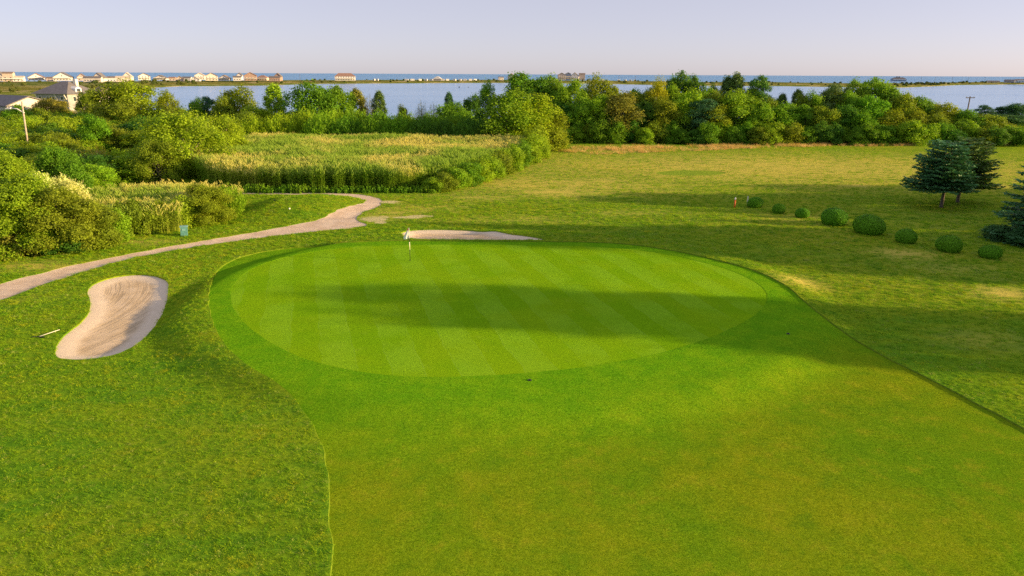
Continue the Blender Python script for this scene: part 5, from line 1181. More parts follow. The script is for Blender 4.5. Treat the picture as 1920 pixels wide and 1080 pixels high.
def build_island():
    t = NT('spit_ground'); a = t.n('Attribute', attribute_name='band').outputs['Fac']; p = t.pos()
    nz = t.math('MULTIPLY', t.math('SUBTRACT', t.noise(t.n('Mapping', {'Vector': p, 'Scale': (0.3, 1, 1)}).outputs[0], 0.05, 4, 0.7).outputs[0], 0.5), 0.22)
    q = t.math('ADD', a, nz)
    c = t.mix(t.ramp(q, 0.005, 0.02), (0.609, 0.544, 0.312), (0.174, 0.224, 0.033))
    c = t.mix(t.ramp(q, 0.10, 0.26), c, (0.217, 0.208, 0.046))
    c = t.mix(t.ramp(q, 0.3, 0.42), c, (0.131, 0.176, 0.039))
    c = t.mix(t.math('MULTIPLY', t.ramp(t.noise(p, 0.03, 4, 0.7).outputs[0], 0.52, 0.62), 0.7), c, (0.638, 0.528, 0.273))
    c = t.mix(t.ramp(q, 0.75, 0.85), c, (0.725, 0.656, 0.390))
    m = turf_shader(t, c, turf_normal(t, 1.5, 0.6, 0.6), 0.1)
    near = np.array([c_[0] for c_ in ISLAND]); far = np.array([c_[1] for c_ in ISLAND])
    u = np.linspace(0, len(near)-1, 160); i = np.clip(u.astype(int), 0, len(near)-2); f = (u-i)[:, None]; f = f*f*(3-2*f)
    nr = near[i]*(1-f)+near[i+1]*f; fr = far[i]*(1-f)+far[i+1]*f
    ts = [0, 0.012, 0.05, 0.1, 0.2, 0.3, 0.4, 0.5, 0.6, 0.7, 0.8, 0.9, 1.0]; zs = [-1.9, -1.35, -0.9, -0.6, -0.2, 0.3, 0.8, 1.0, 1.2, 1.0, 0.2, -0.9, -2.2]
    V = []; B = []
    for k, tt in enumerate(ts):
        q = nr*(1-tt)+fr*tt
        z = zs[k] + (0.5*np.sin(q[:, 0]*0.045+k*1.7)*np.sin(q[:, 0]*0.013+k) if 3 < k < 10 else 0)
        V.append(np.column_stack([q, np.full(len(q), 1.0)*z])); B.append(np.full(len(q), tt))
    n = len(nr); V = np.concatenate(V); B = np.concatenate(B)
    fs = np.array([[k*n+j, k*n+j+1, (k+1)*n+j+1, (k+1)*n+j] for k in range(len(ts)-1) for j in range(n-1)])
    o = mesh_obj('barrier_spit', np_mesh('barrier_spit', V, fs, [m], True, {'band': B})); o['kind'] = 'structure'
    o['label'] = 'low green and sandy spit between bay and ocean'
    return nr, fr
SPIT_N, SPIT_F = build_island()

# ------------------------------------------------------------------ foliage shapes
def foliage(lobes, per_lobe, leaves, clump_r, ll, lw, seed, down=-0.55, jit=0.8, upb=0.25, shell=(0.72, 1.03), flat=0.8, cull=0.72):
    r = np.random.default_rng(seed); C = []; D_ = []
    for li, (c, rad) in enumerate(lobes):
        c = np.array(c, float); rad = np.array(rad, float); k = per_lobe
        d = r.normal(size=(k*2, 3)); d /= np.linalg.norm(d, axis=1)[:, None]; d = d[d[:, 2] > down][:k]
        p = c + d*rad*r.uniform(*shell, size=(len(d), 1)); ok = np.ones(len(p), bool)
        for lj, (c2, r2) in enumerate(lobes):
            if lj != li: ok &= (((p-np.array(c2))/np.array(r2))**2).sum(1) > cull*cull
        C.append(p[ok]); D_.append(d[ok])
    C = np.concatenate(C); D_ = np.concatenate(D_)
    ok = C[:, 2] > 0.05; C = C[ok]; D_ = D_[ok]
    m = len(C); ct = r.uniform(0, 1, m)
    sz = clump_r*r.uniform(0.65, 1.35, m)
    idx = np.repeat(np.arange(m), leaves); n = len(idx)
    P = C[idx] + r.normal(size=(n, 3))*np.array([1, 1, flat])*0.5*sz[idx][:, None]
    P[:, 2] = np.maximum(P[:, 2], 0.03)
    N = D_[idx]*0.75 + np.array([0, 0, upb]) + r.normal(size=(n, 3))*jit*0.6
    N /= np.linalg.norm(N, axis=1)[:, None]
    A = np.cross(N, r.normal(size=(n, 3))); A /= np.linalg.norm(A, axis=1)[:, None] + 1e-9
    Bv = np.cross(N, A); s = r.uniform(0.65, 1.3, (n, 1))
    a = A*ll*0.5*s; b = Bv*lw*0.5*s
    V = np.stack([P-a, P+b-a*0.1, P+a, P-b-a*0.1], 1).reshape(-1, 3)
    Q = np.arange(n*4).reshape(-1, 4)
    T = np.repeat(np.clip(ct[idx]*0.75 + r.uniform(0, 0.25, n), 0, 1), 4)
    return V, Q, T

def sprays(n, h, w, ll, lw, seed, leaves=26, base=0.25, arch=0.25):
    """many upright stems carrying leaves (willow brush, weeds)"""
    r = np.random.default_rng(seed); Ps = []; Ts = []; Dd = []
    for _ in range(n):
        a = r.uniform(0, 6.283); rad = w*0.5*math.sqrt(r.uniform()); hh = h*(1-0.45*(rad/(w*0.5))**2)*r.uniform(0.75, 1.0)
        p0 = np.array([math.cos(a), math.sin(a), 0])*rad*base*2; p1 = np.array([math.cos(a)*rad, math.sin(a)*rad, hh])
        u = r.uniform(0.12, 1, leaves)[:, None]
        q = p0*(1-u)+p1*u + r.normal(size=(leaves, 3))*np.array([0.12, 0.12, 0.06])*w*0.18
        Ps.append(q); Ts.append(np.full(leaves, r.uniform())); Dd.append(np.tile((p1-p0)/np.linalg.norm(p1-p0), (leaves, 1)))
    P = np.concatenate(Ps); T = np.concatenate(Ts); d = np.concatenate(Dd); k = len(P)
    P[:, 2] = np.maximum(P[:, 2], 0.02)
    A = d + r.normal(size=(k, 3))*0.4; A /= np.linalg.norm(A, axis=1)[:, None]
    N = np.cross(A, r.normal(size=(k, 3))); N /= np.linalg.norm(N, axis=1)[:, None]
    a = A*ll*0.5; b = np.cross(A, N)*lw*0.5
    V = np.stack([P-a, P+b, P+a, P-b], 1).reshape(-1, 3)
    return V, np.arange(k*4).reshape(-1, 4), np.repeat(np.clip(T*0.7+r.uniform(0, .3, k), 0, 1), 4)

def limb_mesh(name, mat, base, lobes, r0, fork, seed, droop=0.0, extra=0):
    r = random.Random(seed); b = MB(); top = Vector((r.uniform(-.2, .2), r.uniform(-.2, .2), fork))
    b.tube([(0, 0, -0.25), (0, 0, 0.15), tuple(top*0.55), tuple(top)], [r0*1.5, r0*1.1, r0*0.9, r0*0.75], 8)
    for c, rad in lobes:
        c = Vector(c); mid = top.lerp(c, 0.5) + Vector((r.uniform(-.4, .4), r.uniform(-.4, .4), r.uniform(0, .5)))
        b.tube([tuple(top*r.uniform(0.7, 1.0)), tuple(mid), tuple(c)], [r0*0.5, r0*0.32, r0*0.12], 5)
        for _ in range(2 + extra):
            e = c + Vector([r.uniform(-1, 1)*rad[i]*0.75 for i in range(2)] + [r.uniform(-.2, 1)*rad[2]*0.75])
            b.tube([tuple(mid.lerp(c, r.uniform(0.2, 1))), tuple(e)], [r0*0.16, r0*0.04], 4)
    return b.mesh(name, mat, True)

SPEC = {}
def spec(key, name, cat, h, w, vars_): SPEC[key] = dict(name=name, cat=cat, h=h, w=w, vars=vars_)

def lobes_round(seed, n, R, z0, z1, rl, squash=0.85):
    r = random.Random(seed); L = [((0, 0, (z0+z1)/2), (R*0.55, R*0.55, (z1-z0)*0.38))]
    for i in range(n):
        a = 2*math.pi*(i*0.618) + r.uniform(-.3, .3); f = (i+0.5)/n; z = z0 + (z1-z0)*f
        rr = R*math.sqrt(max(0.04, 1-(2*f-0.75)**2*0.62))*r.uniform(0.5, 0.78)
        s = rl*r.uniform(0.75, 1.25)
        L.append(((math.cos(a)*rr, math.sin(a)*rr, z-s*0.3), (s, s, s*squash)))
    return L

def make_species():
    def crown(nm, V, Q, T, mat='leaf', h=None):
        return np_mesh(nm, V, Q, [M[mat]], False, {'tint': T})
    def fit(V, h, w):
        lo = V.min(0); hi = V.max(0); r = np.percentile(np.hypot(V[:, 0], V[:, 1]), 90)
        V = V.copy(); V[:, :2] *= (w/2)/r; V[:, 2] *= h/np.percentile(V[:, 2], 99.8); return V
    v = []
    for s in range(4):
        L = lobes_round(100+s, 11, 4.2, 1.6, 8.9, 1.75)
        V, Q, T = foliage(L, 62, 24, 0.75, 0.32, 0.22, 200+s)
        v.append((crown('crown', fit(V, 10, 9), Q, T), limb_mesh('trunk', M['bark'], 0, L[1:], 0.22, 2.4, s)))
    spec('oak', 'oak_tree', 'tree', 10, 9, v)
    v = []
    for s in range(2):
        L = lobes_round(150+s, 13, 4.2, 1.2, 8.9, 1.55)
        V, Q, T = foliage(L, 95, 40, 0.70, 0.23, 0.15, 250+s, jit=0.95, shell=(0.66, 1.08))
        v.append((crown('crown', fit(V, 10, 9), Q, T), limb_mesh('trunk', M['bark'], 0, L[1:], 0.2, 1.6, 30+s, extra=1)))
    spec('bush', 'leafy_bush', 'bush', 10, 9, v)
    v = []
    for s in range(4):
        L = lobes_round(300+s, 12, 2.7, 1.3, 9.2, 1.1, 1.15)
        V, Q, T = foliage(L, 44, 20, 0.7, 0.30, 0.17, 400+s, shell=(0.55, 1.12), flat=1.0, jit=1.0)
        v.append((crown('crown', fit(V, 10, 6), Q, T), limb_mesh('trunk', M['bark'], 0, L[1:], 0.16, 2.6, 20+s, extra=1)))
    spec('ash', 'willow_tree', 'tree', 10, 6, v)
    v = []
    for s in range(4):
        L = lobes_round(500+s, 9, 1.75, 0.25, 2.9, 0.78)
        V, Q, T = foliage(L, 60, 20, 0.36, 0.17, 0.11, 600+s, down=-0.85)
        v.append((crown('foliage', fit(V, 3.5, 4.5), Q, T), limb_mesh('stems', M['bark'], 0, L[1:], 0.05, 0.5, 40+s)))
    spec('shrub', 'shrub', 'shrub', 3.5, 4.5, v)
    v = []
    for s in range(2):
        V, Q, T = sprays(230, 4.0, 4.0, 0.26, 0.075, 700+s, 40)
        L = lobes_round(720+s, 6, 1.4, 1.5, 3.2, 0.6)
        v.append((crown('foliage', fit(V, 4, 4), Q, T), limb_mesh('stems', M['bark'], 0, L, 0.04, 0.4, 60+s)))
    spec('brush', 'willow_brush', 'shrub', 4, 4, v)
    v = []
    for s in range(3):
        r = random.Random(800+s); L = []
        for i in range(46):
            f = (i/45)**0.9; a = i*2.4 + r.uniform(-.4, .4); R = 1.75*(1-f)**0.5 + 0.15; z = 0.9 + f*8.6
            rr = R*r.uniform(0.55, 1.0); q = 0.62*(1-f*0.55)*r.uniform(0.7, 1.2)
            L.append(((math.cos(a)*rr, math.sin(a)*rr, z), (q*0.75, q*0.75, q*1.25)))
        V, Q, T = foliage(L, 16, 18, 0.34, 0.26, 0.10, 830+s, shell=(0.3, 1.1), flat=1.3, upb=0.1, jit=1.2, cull=0.2)
        v.append((crown('crown', fit(V, 10, 3.6), Q, T, 'needle'), limb_mesh('trunk', M['bark'], 0, [((0, 0, 9.3), (.2, .2, .4))], 0.16, 5.5, 80+s)))
    spec('cedar', 'cedar_tree', 'tree', 10, 3.6, v)
    v = []
    for s in range(2):
        L = lobes_round(900+s, 13, 2.8, 1.8, 8.4, 1.15, 0.6)
        V, Q, T = foliage(L, 50, 22, 0.5, 0.28, 0.10, 930+s, jit=1.1, flat=0.6)
        v.append((crown('crown', fit(V, 9, 6), Q, T, 'needle'), limb_mesh('trunk', M['bark'], 0, L[1:], 0.17, 3.0, 100+s)))
    spec('pine', 'pine_tree', 'tree', 9, 6, v)
    v = []
    for s in range(2):
        L = lobes_round(1000+s, 17, 4.0, 0.8, 6.4, 1.05, 0.95)
        V, Q, T = foliage(L, 58, 20, 0.5, 0.20, 0.13, 1030+s, shell=(0.5, 1.15), jit=1.0, flat=1.1, cull=0.6)
        v.append((crown('crown', fit(V, 7, 8.6), Q, T), limb_mesh('limbs', M['pale_bark'], 0, L[1:], 0.14, 1.0, 120+s, extra=3)))
    spec('cherry', 'leafy_tree', 'tree', 7, 8.6, v)
    v = []
    for s in range(2):
        L = lobes_round(1100+s, 11, 1.8, 0.5, 3.0, 0.6, 0.8)
        V, Q, T = foliage(L, 46, 16, 0.30, 0.22, 0.075, 1130+s, shell=(0.6, 1.2), jit=1.0)
        v.append((crown('foliage', fit(V, 3.5, 4.5), Q, T), limb_mesh('stems', M['bark'], 0, L[1:], 0.05, 0.6, 140+s)))
    spec('olive', 'pale_shrub', 'shrub', 3.5, 4.5, v)
    v = []
    for s in range(2):
        V, Q, T = sprays(150, 4.0, 4.2, 0.24, 0.035, 1200+s, 34)
        L = lobes_round(1220+s, 12, 1.5, 1.6, 3.6, 0.5)
        v.append((crown('foliage', fit(V, 4, 4.2), Q, T), limb_mesh('stems', M['pale_bark'], 0, L, 0.05, 0.4, 160+s, extra=3)))
    spec('tamarisk', 'wispy_shrub', 'shrub', 4, 4.2, v)
    V, Q, T = foliage(lobes_round(1301, 9, 1.6, 3, 9.2, 0.8, 1.2), 10, 9, 0.5, 0.26, 0.10, 1300, shell=(0.3, 1.2))
    v = [(crown('crown', fit(V, 10, 4), Q, T), limb_mesh('trunk', M['pale_bark'], 0, lobes_round(1301, 9, 1.6, 3, 9.2, 0.9, 1.2), 0.13, 4, 180, extra=4))]
    spec('snag', 'bare_tree', 'tree', 10, 4, v)
    V, Q, T = sprays(60, 1.0, 2.0, 0.20, 0.10, 1400, 22, 0.5)
    v = [(crown('foliage', fit(V, 1.0, 2.0), Q, T), limb_mesh('stems', M['bark'], 0, lobes_round(1, 3, .6, .3, .8, .2), 0.02, 0.15, 190))]
    spec('weed', 'weed_plant', 'plant', 1.0, 2.0, v)
make_species()

def plant(key, x, y, h, w, col, label, group=None, var=None, rz=None, z=None):
    s = SPEC[key]; k = (int(abs(x*13.7)+abs(y*7.3)) if var is None else var) % len(s['vars'])
    zz = float(ground_z(x, y)) if z is None else z
    o = empty(s['name'], (x, y, zz), (x*1.7+y*2.3) % 6.283 if rz is None else rz, (w/s['w'], w/s['w'], h/s['h']))
    tag(o, label, s['cat'], group)
    cm, tm = s['vars'][k]
    mesh_obj(tm.name.split('.')[0], tm, o)
    c = FOL[col]; j = ((x*91.7+y*37.1) % 1.0 - 0.5)*0.24
    mesh_obj(cm.name.split('.')[0], cm, o, (c[0]*(1+j), c[1]*(1+j*0.8), c[2], 1))
    return o

for sp, x, y, h, w, col, label, group in TREES:
    plant(sp, x, y, h, w, col, label, group)

# ------------------------------------------------------------------ spruces
def spruce_meshes(h, z0, R, seed, top_r=0.25, power=0.9, bias=(0, 0, 0.0), tiers=14, droop=0.14):
    r = np.random.default_rng(seed); V = []; T = []; br = MB()
    br.tube([(0, 0, -0.2), (0, 0, 0.2), (0, 0, h*0.5), (0, 0, h*0.97)], [h*0.034, h*0.026, h*0.018, 0.02], 9)
    for i in range(tiers):
        f = i/(tiers-1); z = z0 + (h-0.35-z0)*f; nb = int(13 - 5*f)
        for j in range(nb):
            a = 2*math.pi*(j + r.uniform(-.3, .3))/nb + i*0.9
            L = (top_r + (R-top_r)*(1-f)**power)*r.uniform(0.62, 1.10)*(1 + bias[2]*math.cos(a-bias[0]))
            zz = z + r.uniform(-.12, .12)*h/len(range(tiers)); dr = droop*(1-f*1.6)
            d = np.array([math.cos(a), math.sin(a), 0]); side = np.array([-math.sin(a), math.cos(a), 0])
            n = max(4, int(L/0.16)); us = (np.arange(n)+0.6)/n; bt = r.uniform()
            spine = [d*L*u + np.array([0, 0, zz - dr*L*u + 0.16*L*u*u]) for u in us]
            br.tube([(0, 0, zz), tuple(spine[n//2]), tuple(spine[-1])], [0.035, 0.02, 0.006], 4)
            for u, q in zip(us, spine):
                wd = 0.46*L*(u*(1.12-u))**0.55 + 0.08
                for sgn in (-1, 1):
                    m = max(2, int(wd/0.13))
                    for k in range(m):
                        ww = (k+0.7)/m; p = q + side*sgn*wd*ww + d*wd*ww*0.55 + np.array([0, 0, -0.10*wd*ww + r.uniform(-.05, .09)])
                        ax = side*sgn*0.8 + d*0.7 + np.array([0, 0, r.uniform(-.25, .45)]) + r.normal(size=3)*0.25
                        ax /= np.linalg.norm(ax); nn = np.array([0, 0, 1.0]) + r.normal(size=3)*0.6
                        b = np.cross(nn, ax); b /= np.linalg.norm(b); s = r.uniform(0.75, 1.25)
                        V += [p-ax*0.16*s, p+b*0.075*s, p+ax*0.20*s, p-b*0.075*s]; T += [min(1, bt*0.5+0.5*r.uniform())]*4
    V = np.array(V); Q = np.arange(len(V)).reshape(-1, 4)
    return np_mesh('crown', V, Q, [M['needle']], False, {'tint': np.array(T)}), br.mesh('trunk', M['bark'], True)

def spruce(x, y, meshes, label, group=None, col='spruce', rz=0.0, s=1.0):
    o = empty('spruce_tree', (x, y, float(ground_z(x, y))), rz, (s, s, s)); tag(o, label, 'tree', group)
    mesh_obj('trunk', meshes[1], o); c = FOL[col]; mesh_obj('crown', meshes[0], o, c + (1,)); return o

spruce(44.6, 71.3, spruce_meshes(6.9, 2.1, 3.1, 11, 1.35, 0.5, (math.pi, 0, 0.22)), 'blue-green spruce with bare lower trunk, front one of the pair on the right', 'pair of spruces on the fairway')
spruce(48.2, 74.4, spruce_meshes(7.0, 2.0, 2.9, 12, 1.2, 0.5, (0, 0, 0.25)), 'rear spruce of the pair, half hidden behind the front one', 'pair of spruces on the fairway', 'cedar')
SP_BIG = spruce_meshes(10.4, 0.5, 4.1, 13, 0.2, 0.75, tiers=19, droop=0.24)
spruce(44.1, 55.8, SP_BIG, 'large dark spruce branching to the ground at the right edge')
# the row it belongs to goes on past the right edge of the picture; its shade crosses the green
OFF = 'large spruce of the row standing just past the right edge'
for x, y, s, rz in SHADE_TREES:
    spruce(x, y, SP_BIG, OFF, 'spruces past the right edge', rz=rz, s=s)
for x, y, h, w in SHADE_BUSHES:
    plant('oak', x, y, h, w, 'green', 'rounded tree among the spruces just past the right edge', 'round trees past the right edge')
for x, y, h, w in [(40.6, 56.6, 1.4, 2.2), (41.3, 54.6, 1.5, 2.6), (42.9, 53.4, 1.6, 2.8)]:
    plant('olive', x, y, h, w, 'blue', 'low blue-green juniper bush at the foot of the right-edge spruce', 'junipers under the right-edge spruce')

# ------------------------------------------------------------------ clipped ball bushes
def ball_mesh(seed):
    r = np.random.default_rng(seed); n = 12000; d = r.normal(size=(n, 3)); d /= np.linalg.norm(d, axis=1)[:, None]
    d = d[d[:, 2] > -0.75]; n = len(d); ph = np.arctan2(d[:, 1], d[:, 0])
    bump = 1 + 0.035*np.sin(ph*2+seed)*(1-d[:, 2]**2) + 0.028*np.sin(d[:, 2]*3+seed*2+ph) + r.normal(size=n)*0.022
    P = d*np.array([0.5, 0.5, 0.56])*bump[:, None]; P[:, 2] = np.maximum(P[:, 2] + 0.42, 0.01)
    N = d + r.normal(size=(n, 3))*0.45; N /= np.linalg.norm(N, axis=1)[:, None]
    A = np.cross(N, r.normal(size=(n, 3))); A /= np.linalg.norm(A, axis=1)[:, None]; B = np.cross(N, A)
    a = A*0.024; b = B*0.015
    V = np.stack([P-a, P+b, P+a, P-b], 1).reshape(-1, 3)
    T = np.repeat(np.clip(0.45+r.uniform(-.4, .45, n), 0, 1), 4)
    # a closed dense inside so that no light leaks through
    k = len(V); g = MB(); g.lathe([(0.02, 0.0), (0.36, 0.03), (0.46, 0.25), (0.475, 0.42), (0.43, 0.66), (0.30, 0.85), (0.12, 0.935), (0.01, 0.945)], 20)
    Vc = np.array(g.v); faces = [[4*i, 4*i+1, 4*i+2, 4*i+3] for i in range(n)] + [[q+k for q in f] for f in g.f]
    return np_mesh('foliage', np.concatenate([V, Vc]), faces, [M['box']], False, {'tint': np.concatenate([T, np.full(len(Vc), 0.15)])})
BM = [ball_mesh(i) for i in range(3)]
names_ball = ['first clipped ball bush of the row, beside the orange post', 'second clipped ball bush from the orange post, small', 'third clipped ball bush from the orange post, smallest and round',
              'fourth clipped ball bush from the orange post, large with a sunlit top', 'fifth and largest clipped ball bush from the orange post', 'sixth clipped ball bush from the orange post, mid-sized',
              'seventh clipped ball bush from the orange post, wide dome', 'last clipped ball bush of the row, nearest the right-edge spruce']
for i, (x, y, w, h) in enumerate(BALLS):
    o = empty('ball_bush', (x, y, float(ground_z(x, y))+0.04), i*1.3, (w*0.98, w*(0.90+0.03*(i % 3)), h*0.97)); tag(o, names_ball[i], 'bush', 'row of clipped ball bushes')
    mesh_obj('foliage', BM[i % 3], o, FOL['box'] + (1,))
    b = MB(); b.tube([(0, 0, -0.12), (0, 0, 0.3)], [0.04, 0.03], 6); b.build('stem', M['bark'], o)

# ------------------------------------------------------------------ reeds and dry grass
def poly_points(poly, dens, seed):
    P = np.array(poly, float); r = np.random.default_rng(seed); lo, hi = P.min(0), P.max(0)
    n = int((hi-lo).prod()*dens); q = r.uniform(lo, hi, (n, 2)); return q[inside(P, q)]

def reeds(name, poly, dens, h, seed, label):
    q = poly_points(poly, dens, seed); r = np.random.default_rng(seed+1)
    s = h/3.2*(0.96 + 0.04*np.sin(q[:, 0]*0.31+q[:, 1]*0.17) + 0.03*np.sin(q[:, 1]*0.6))*r.uniform(0.94, 1.06, len(q))
    s *= 1 - 0.16*np.exp(-((q[:, 0]+14)/7)**2-((q[:, 1]-108)/3.0)**2)
    P = np.column_stack([q, ground_z(q[:, 0], q[:, 1])-0.02])
    scatter(name, P, r.uniform(0, 6.283, len(q)), s, REED, label, 'reeds')
REED = [blade_proto('reed_clump', M['reed'], n=11, h=2.85, spread=0.36, w=0.012, lean=0.055, seed=60+i, seg=3, plume=True, leaves=7) for i in range(5)]
reeds('reed_field', REEDS_FIELD, 4.2, 3.25, 81, 'tall tan-plumed reeds filling the field behind the tee')
reeds('reed_pocket', REEDS_POCKET, 4.2, 2.7, 91, 'small stand of green reeds behind the bushes on the left')
STRAW = [blade_proto('straw_tuft', M['straw'], n=16, h=0.62, spread=0.28, w=0.011, lean=0.35, seed=70+i) for i in range(3)]
q = poly_points(DRY_STRIP, 5.0, 33); r_ = np.random.default_rng(34)
keep = r_.uniform(size=len(q)) < 0.55 + 0.45*np.sin(q[:, 0]*0.35+np.sin(q[:, 1]*0.8)*1.5)
q = q[keep]
scatter('dry_grass_strip', np.column_stack([q, ground_z(q[:, 0], q[:, 1])]), r_.uniform(0, 6.283, len(q)), r_.uniform(0.6, 1.25, len(q)), STRAW, 'strip of tall golden dry grass in front of the tree belt', 'dry grass')

# scrub on the far spit, seen as one mass
uu = np.random.default_rng(55); m = 420; ii = uu.integers(0, len(SPIT_N), m); tt = uu.uniform(0.12, 0.62, m)[:, None]
q = SPIT_N[ii]*(1-tt)+SPIT_F[ii]*tt + uu.normal(size=(m, 2))*6
SCRUB = []
for s in (0, 2):
    cmesh = SPEC['shrub']['vars'][s][0]; ob = proto('scrub_bush', cmesh.copy()); ob.color = FOL['deep'] + (1,); SCRUB.append(ob)
t = NT('far_scrub'); c = t.mix(t.n('ObjectInfo').outputs['Random'], (0.08, 0.14, 0.04), (0.18, 0.21, 0.05)); scrub_m = t.end(t.n('BsdfDiffuse', {'Color': c}).outputs[0])
for ob in SCRUB: ob.data.materials[0] = scrub_m
scatter('spit_scrub', np.column_stack([q, np.interp(tt[:, 0], [0.1, .2, .4, .62], [-.7, -.3, .7, 1.0])]), uu.uniform(0, 6.28, m), uu.uniform(0.4, 1.0, m), SCRUB, 'dark scrub scattered over the far spit', 'scrub')

# ------------------------------------------------------------------ small things on the course
x, y = FLAG; z = float(ground_z(x, y)) - 0.01
fs_ = empty('flagstick', (x, y, z)); tag(fs_, 'flagstick with hanging white flag standing in the hole on the green', 'flagstick')
MB().tube([(0, 0, -0.05), (0, 0, 0.78)], [0.016, 0.018], 8).build('lower_pole', M['black'], fs_, True)
MB().tube([(0, 0, 0.78), (0, 0, 1.36)], [0.030, 0.030], 8).build('white_band', M['yellow'], fs_, True)
MB().tube([(0, 0, 1.36), (0, 0, 1.62)], [0.026, 0.026], 8).build('black_band', M['black'], fs_, True)
MB().tube([(0, 0, 1.62), (0, 0, 2.38)], [0.020, 0.016], 8).build('upper_pole', M['white'], fs_, True)
def flag_mesh(name, rows, mat):
    b = MB(); n = 9; vs = []
    for zt, wd in rows:
        for i in range(n):
            u = i/(n-1); vs.append((-0.03 - wd*u, 0.055*math.sin(u*7.5+zt*4)*wd/0.4, zt - 0.10*u*wd/0.4))
    k = len(rows); off = len(vs)
    vs2 = vs + [(a, b_+0.006, c) for a, b_, c in vs]
    fcs = [[j*n+i, j*n+i+1, (j+1)*n+i+1, (j+1)*n+i] for j in range(k-1) for i in range(n-1)]
    fcs += [[q+off for q in f[::-1]] for f in fcs]
    b.add(vs2, fcs); return b.build(name, mat, fs_, True)
flag_mesh('flag', [(2.20, 0.12), (2.05, 0.22), (1.88, 0.33), (1.74, 0.40), (1.62, 0.34)], M['flag'])
flag_mesh('flag_border', [(2.36, 0.04), (2.28, 0.09), (2.20, 0.12)], M['flag_red'])
MB().lathe([(0.054, 0.016), (0.054, 0.021), (0.03, 0.021)], 14).build('hole_cup', M['black'], fs_)

for i, (x, y) in enumerate(SPRINKLERS):
    o = empty('sprinkler_head', (x, y, float(ground_z(x, y)))); tag(o, ['small dark sprinkler head in the turf in front of the green', 'small dark sprinkler head in the shaded turf right of the green'][i], 'sprinkler', 'sprinkler heads')
    MB().lathe([(0.085, 0.0), (0.09, 0.015), (0.07, 0.025)], 14).build('cover', M['black'], o); MB().lathe([(0.03, 0.02), (0.035, 0.05), (0.02, 0.06)], 10).build('nozzle', M['black'], o)

(ax_, ay_), (bx_, by_) = RAKE
o = empty('bunker_rake', (ax_, ay_, float(ground_z(ax_, ay_))+0.10)); tag(o, 'bunker rake with white handle lying in the rough left of the bunker', 'rake')
MB().tube([(0, 0, 0.03), (0.55, 0.8, 0.10)], [0.016, 0.015], 8).build('handle', M['white'], o, True)
MB().box(-0.36, 0.24, -0.04, 0.01, -0.02, 0.03).build('head', M['black'], o)
tb_ = MB()
for i in range(9): tb_.box(-0.40+i*0.085, -0.37+i*0.085, -0.05, -0.02, -0.09, -0.021)
tb_.build('tines', M['black'], o)

x, y = BIN; o = empty('utility_box', (x, y, float(ground_z(x, y))+0.03), 0.35); tag(o, 'teal green utility box beside the cart path', 'box')
bm_ = MB(); bm_.prism([(-0.26, 0), (0.26, 0), (0.30, 0.78), (-0.22, 0.80)], -0.24, 0.24); bm_.build('body', M['teal'], o)
MB().prism([(-0.27, 0.805), (0.35, 0.785), (0.35, 0.845), (-0.27, 0.865)], -0.28, 0.28).build('lid', M['teal_lid'], o)
MB().box(-0.12, 0.16, -0.262, -0.243, 0.48, 0.66).build('panel', M['teal_lid'], o)

for i, (x, y) in enumerate(TEE_MARKERS):
    o = empty('tee_marker', (x, y, float(ground_z(x, y))+0.06)); tag(o, ['dark far tee marker on the raised tee', 'white near tee marker on the raised tee'][i], 'tee marker', 'tee markers')
    m_ = M['white'] if i else M['black']
    MB().lathe([(0.04, 0), (0.08, 0.03), (0.095, 0.08), (0.07, 0.14), (0.02, 0.16)], 12).build('block', m_, o, True); MB().tube([(0, 0, -0.1), (0, 0, 0.05)], [0.012, 0.012], 6).build('spike', M['metal'], o)

x, y = ORANGE_POST; o = empty('marker_post', (x, y, float(ground_z(x, y)))); tag(o, 'orange marker post with pale tip left of the first ball bush', 'post')
MB().tube([(0, 0, -0.1), (0, 0, 0.92)], [0.085, 0.085], 10).build('post', M['orange'], o, True); MB().lathe([(0.09, 0.92), (0.09, 1.05), (0.04, 1.15), (0.02, 1.16)], 10).build('tip', M['white'], o, True)
x, y = WHITE_STAKE; o = empty('white_stake', (x, y, float(ground_z(x, y)))); tag(o, 'short white stake just behind the first ball bush', 'stake')
MB().box(-0.05, 0.05, -0.03, 0.03, -0.1, 0.85).build('stake', M['white'], o); MB().prism([(-0.05, 0.852), (0.05, 0.852), (0, 0.95)], -0.03, 0.03).build('tip', M['white'], o)

# ------------------------------------------------------------------ poles
x, y, zt = LAMP_POLE; g = float(ground_z(x, y)); o = empty('street_lamp_pole', (x, y, g)); tag(o, 'leaning wooden pole with a curved street-lamp arm at the far left', 'pole')
hh = zt - g
MB().tube([(-0.5, 0, -0.3), (-0.25, 0, hh*0.5), (0, 0, hh)], [0.15, 0.13, 0.11], 10).build('pole', M['wood_pole'], o, True)
MB().tube([(0.05, 0, hh-1.75), (-0.9, -0.05, hh-1.15), (-1.9, -0.1, hh-1.02)], [0.085, 0.085, 0.075], 8).build('lamp_arm', WALLS['white'], o, True)
MB().prism([(-2.75, hh-1.18), (-1.85, hh-1.14), (-1.85, hh-0.92), (-2.45, hh-0.94)], -0.28, 0.12).build('lamp_head', WALLS['white'], o)
for k, dz in enumerate((0.25, 0.8)):
    w_ = MB(); A = Vector((x+0.03, y, zt-dz)); B_ = Vector((x+45, y+75, zt-0.5-dz)); C_ = Vector((x-60, y-12, zt-dz))
    for P0, P1 in ((A, B_), (A, C_)):
        w_.tube([tuple(P0.lerp(P1, u) - Vector((0, 0, 4*1.2*u*(1-u)))) for u in np.linspace(0, 1, 9)], [0.007]*9, 4)
    tag(w_.build('overhead_wire', M['black']), ['upper thin wire strung from the street-lamp pole', 'lower thin wire strung from the street-lamp pole'][k], 'wire', 'wires at the street-lamp pole')
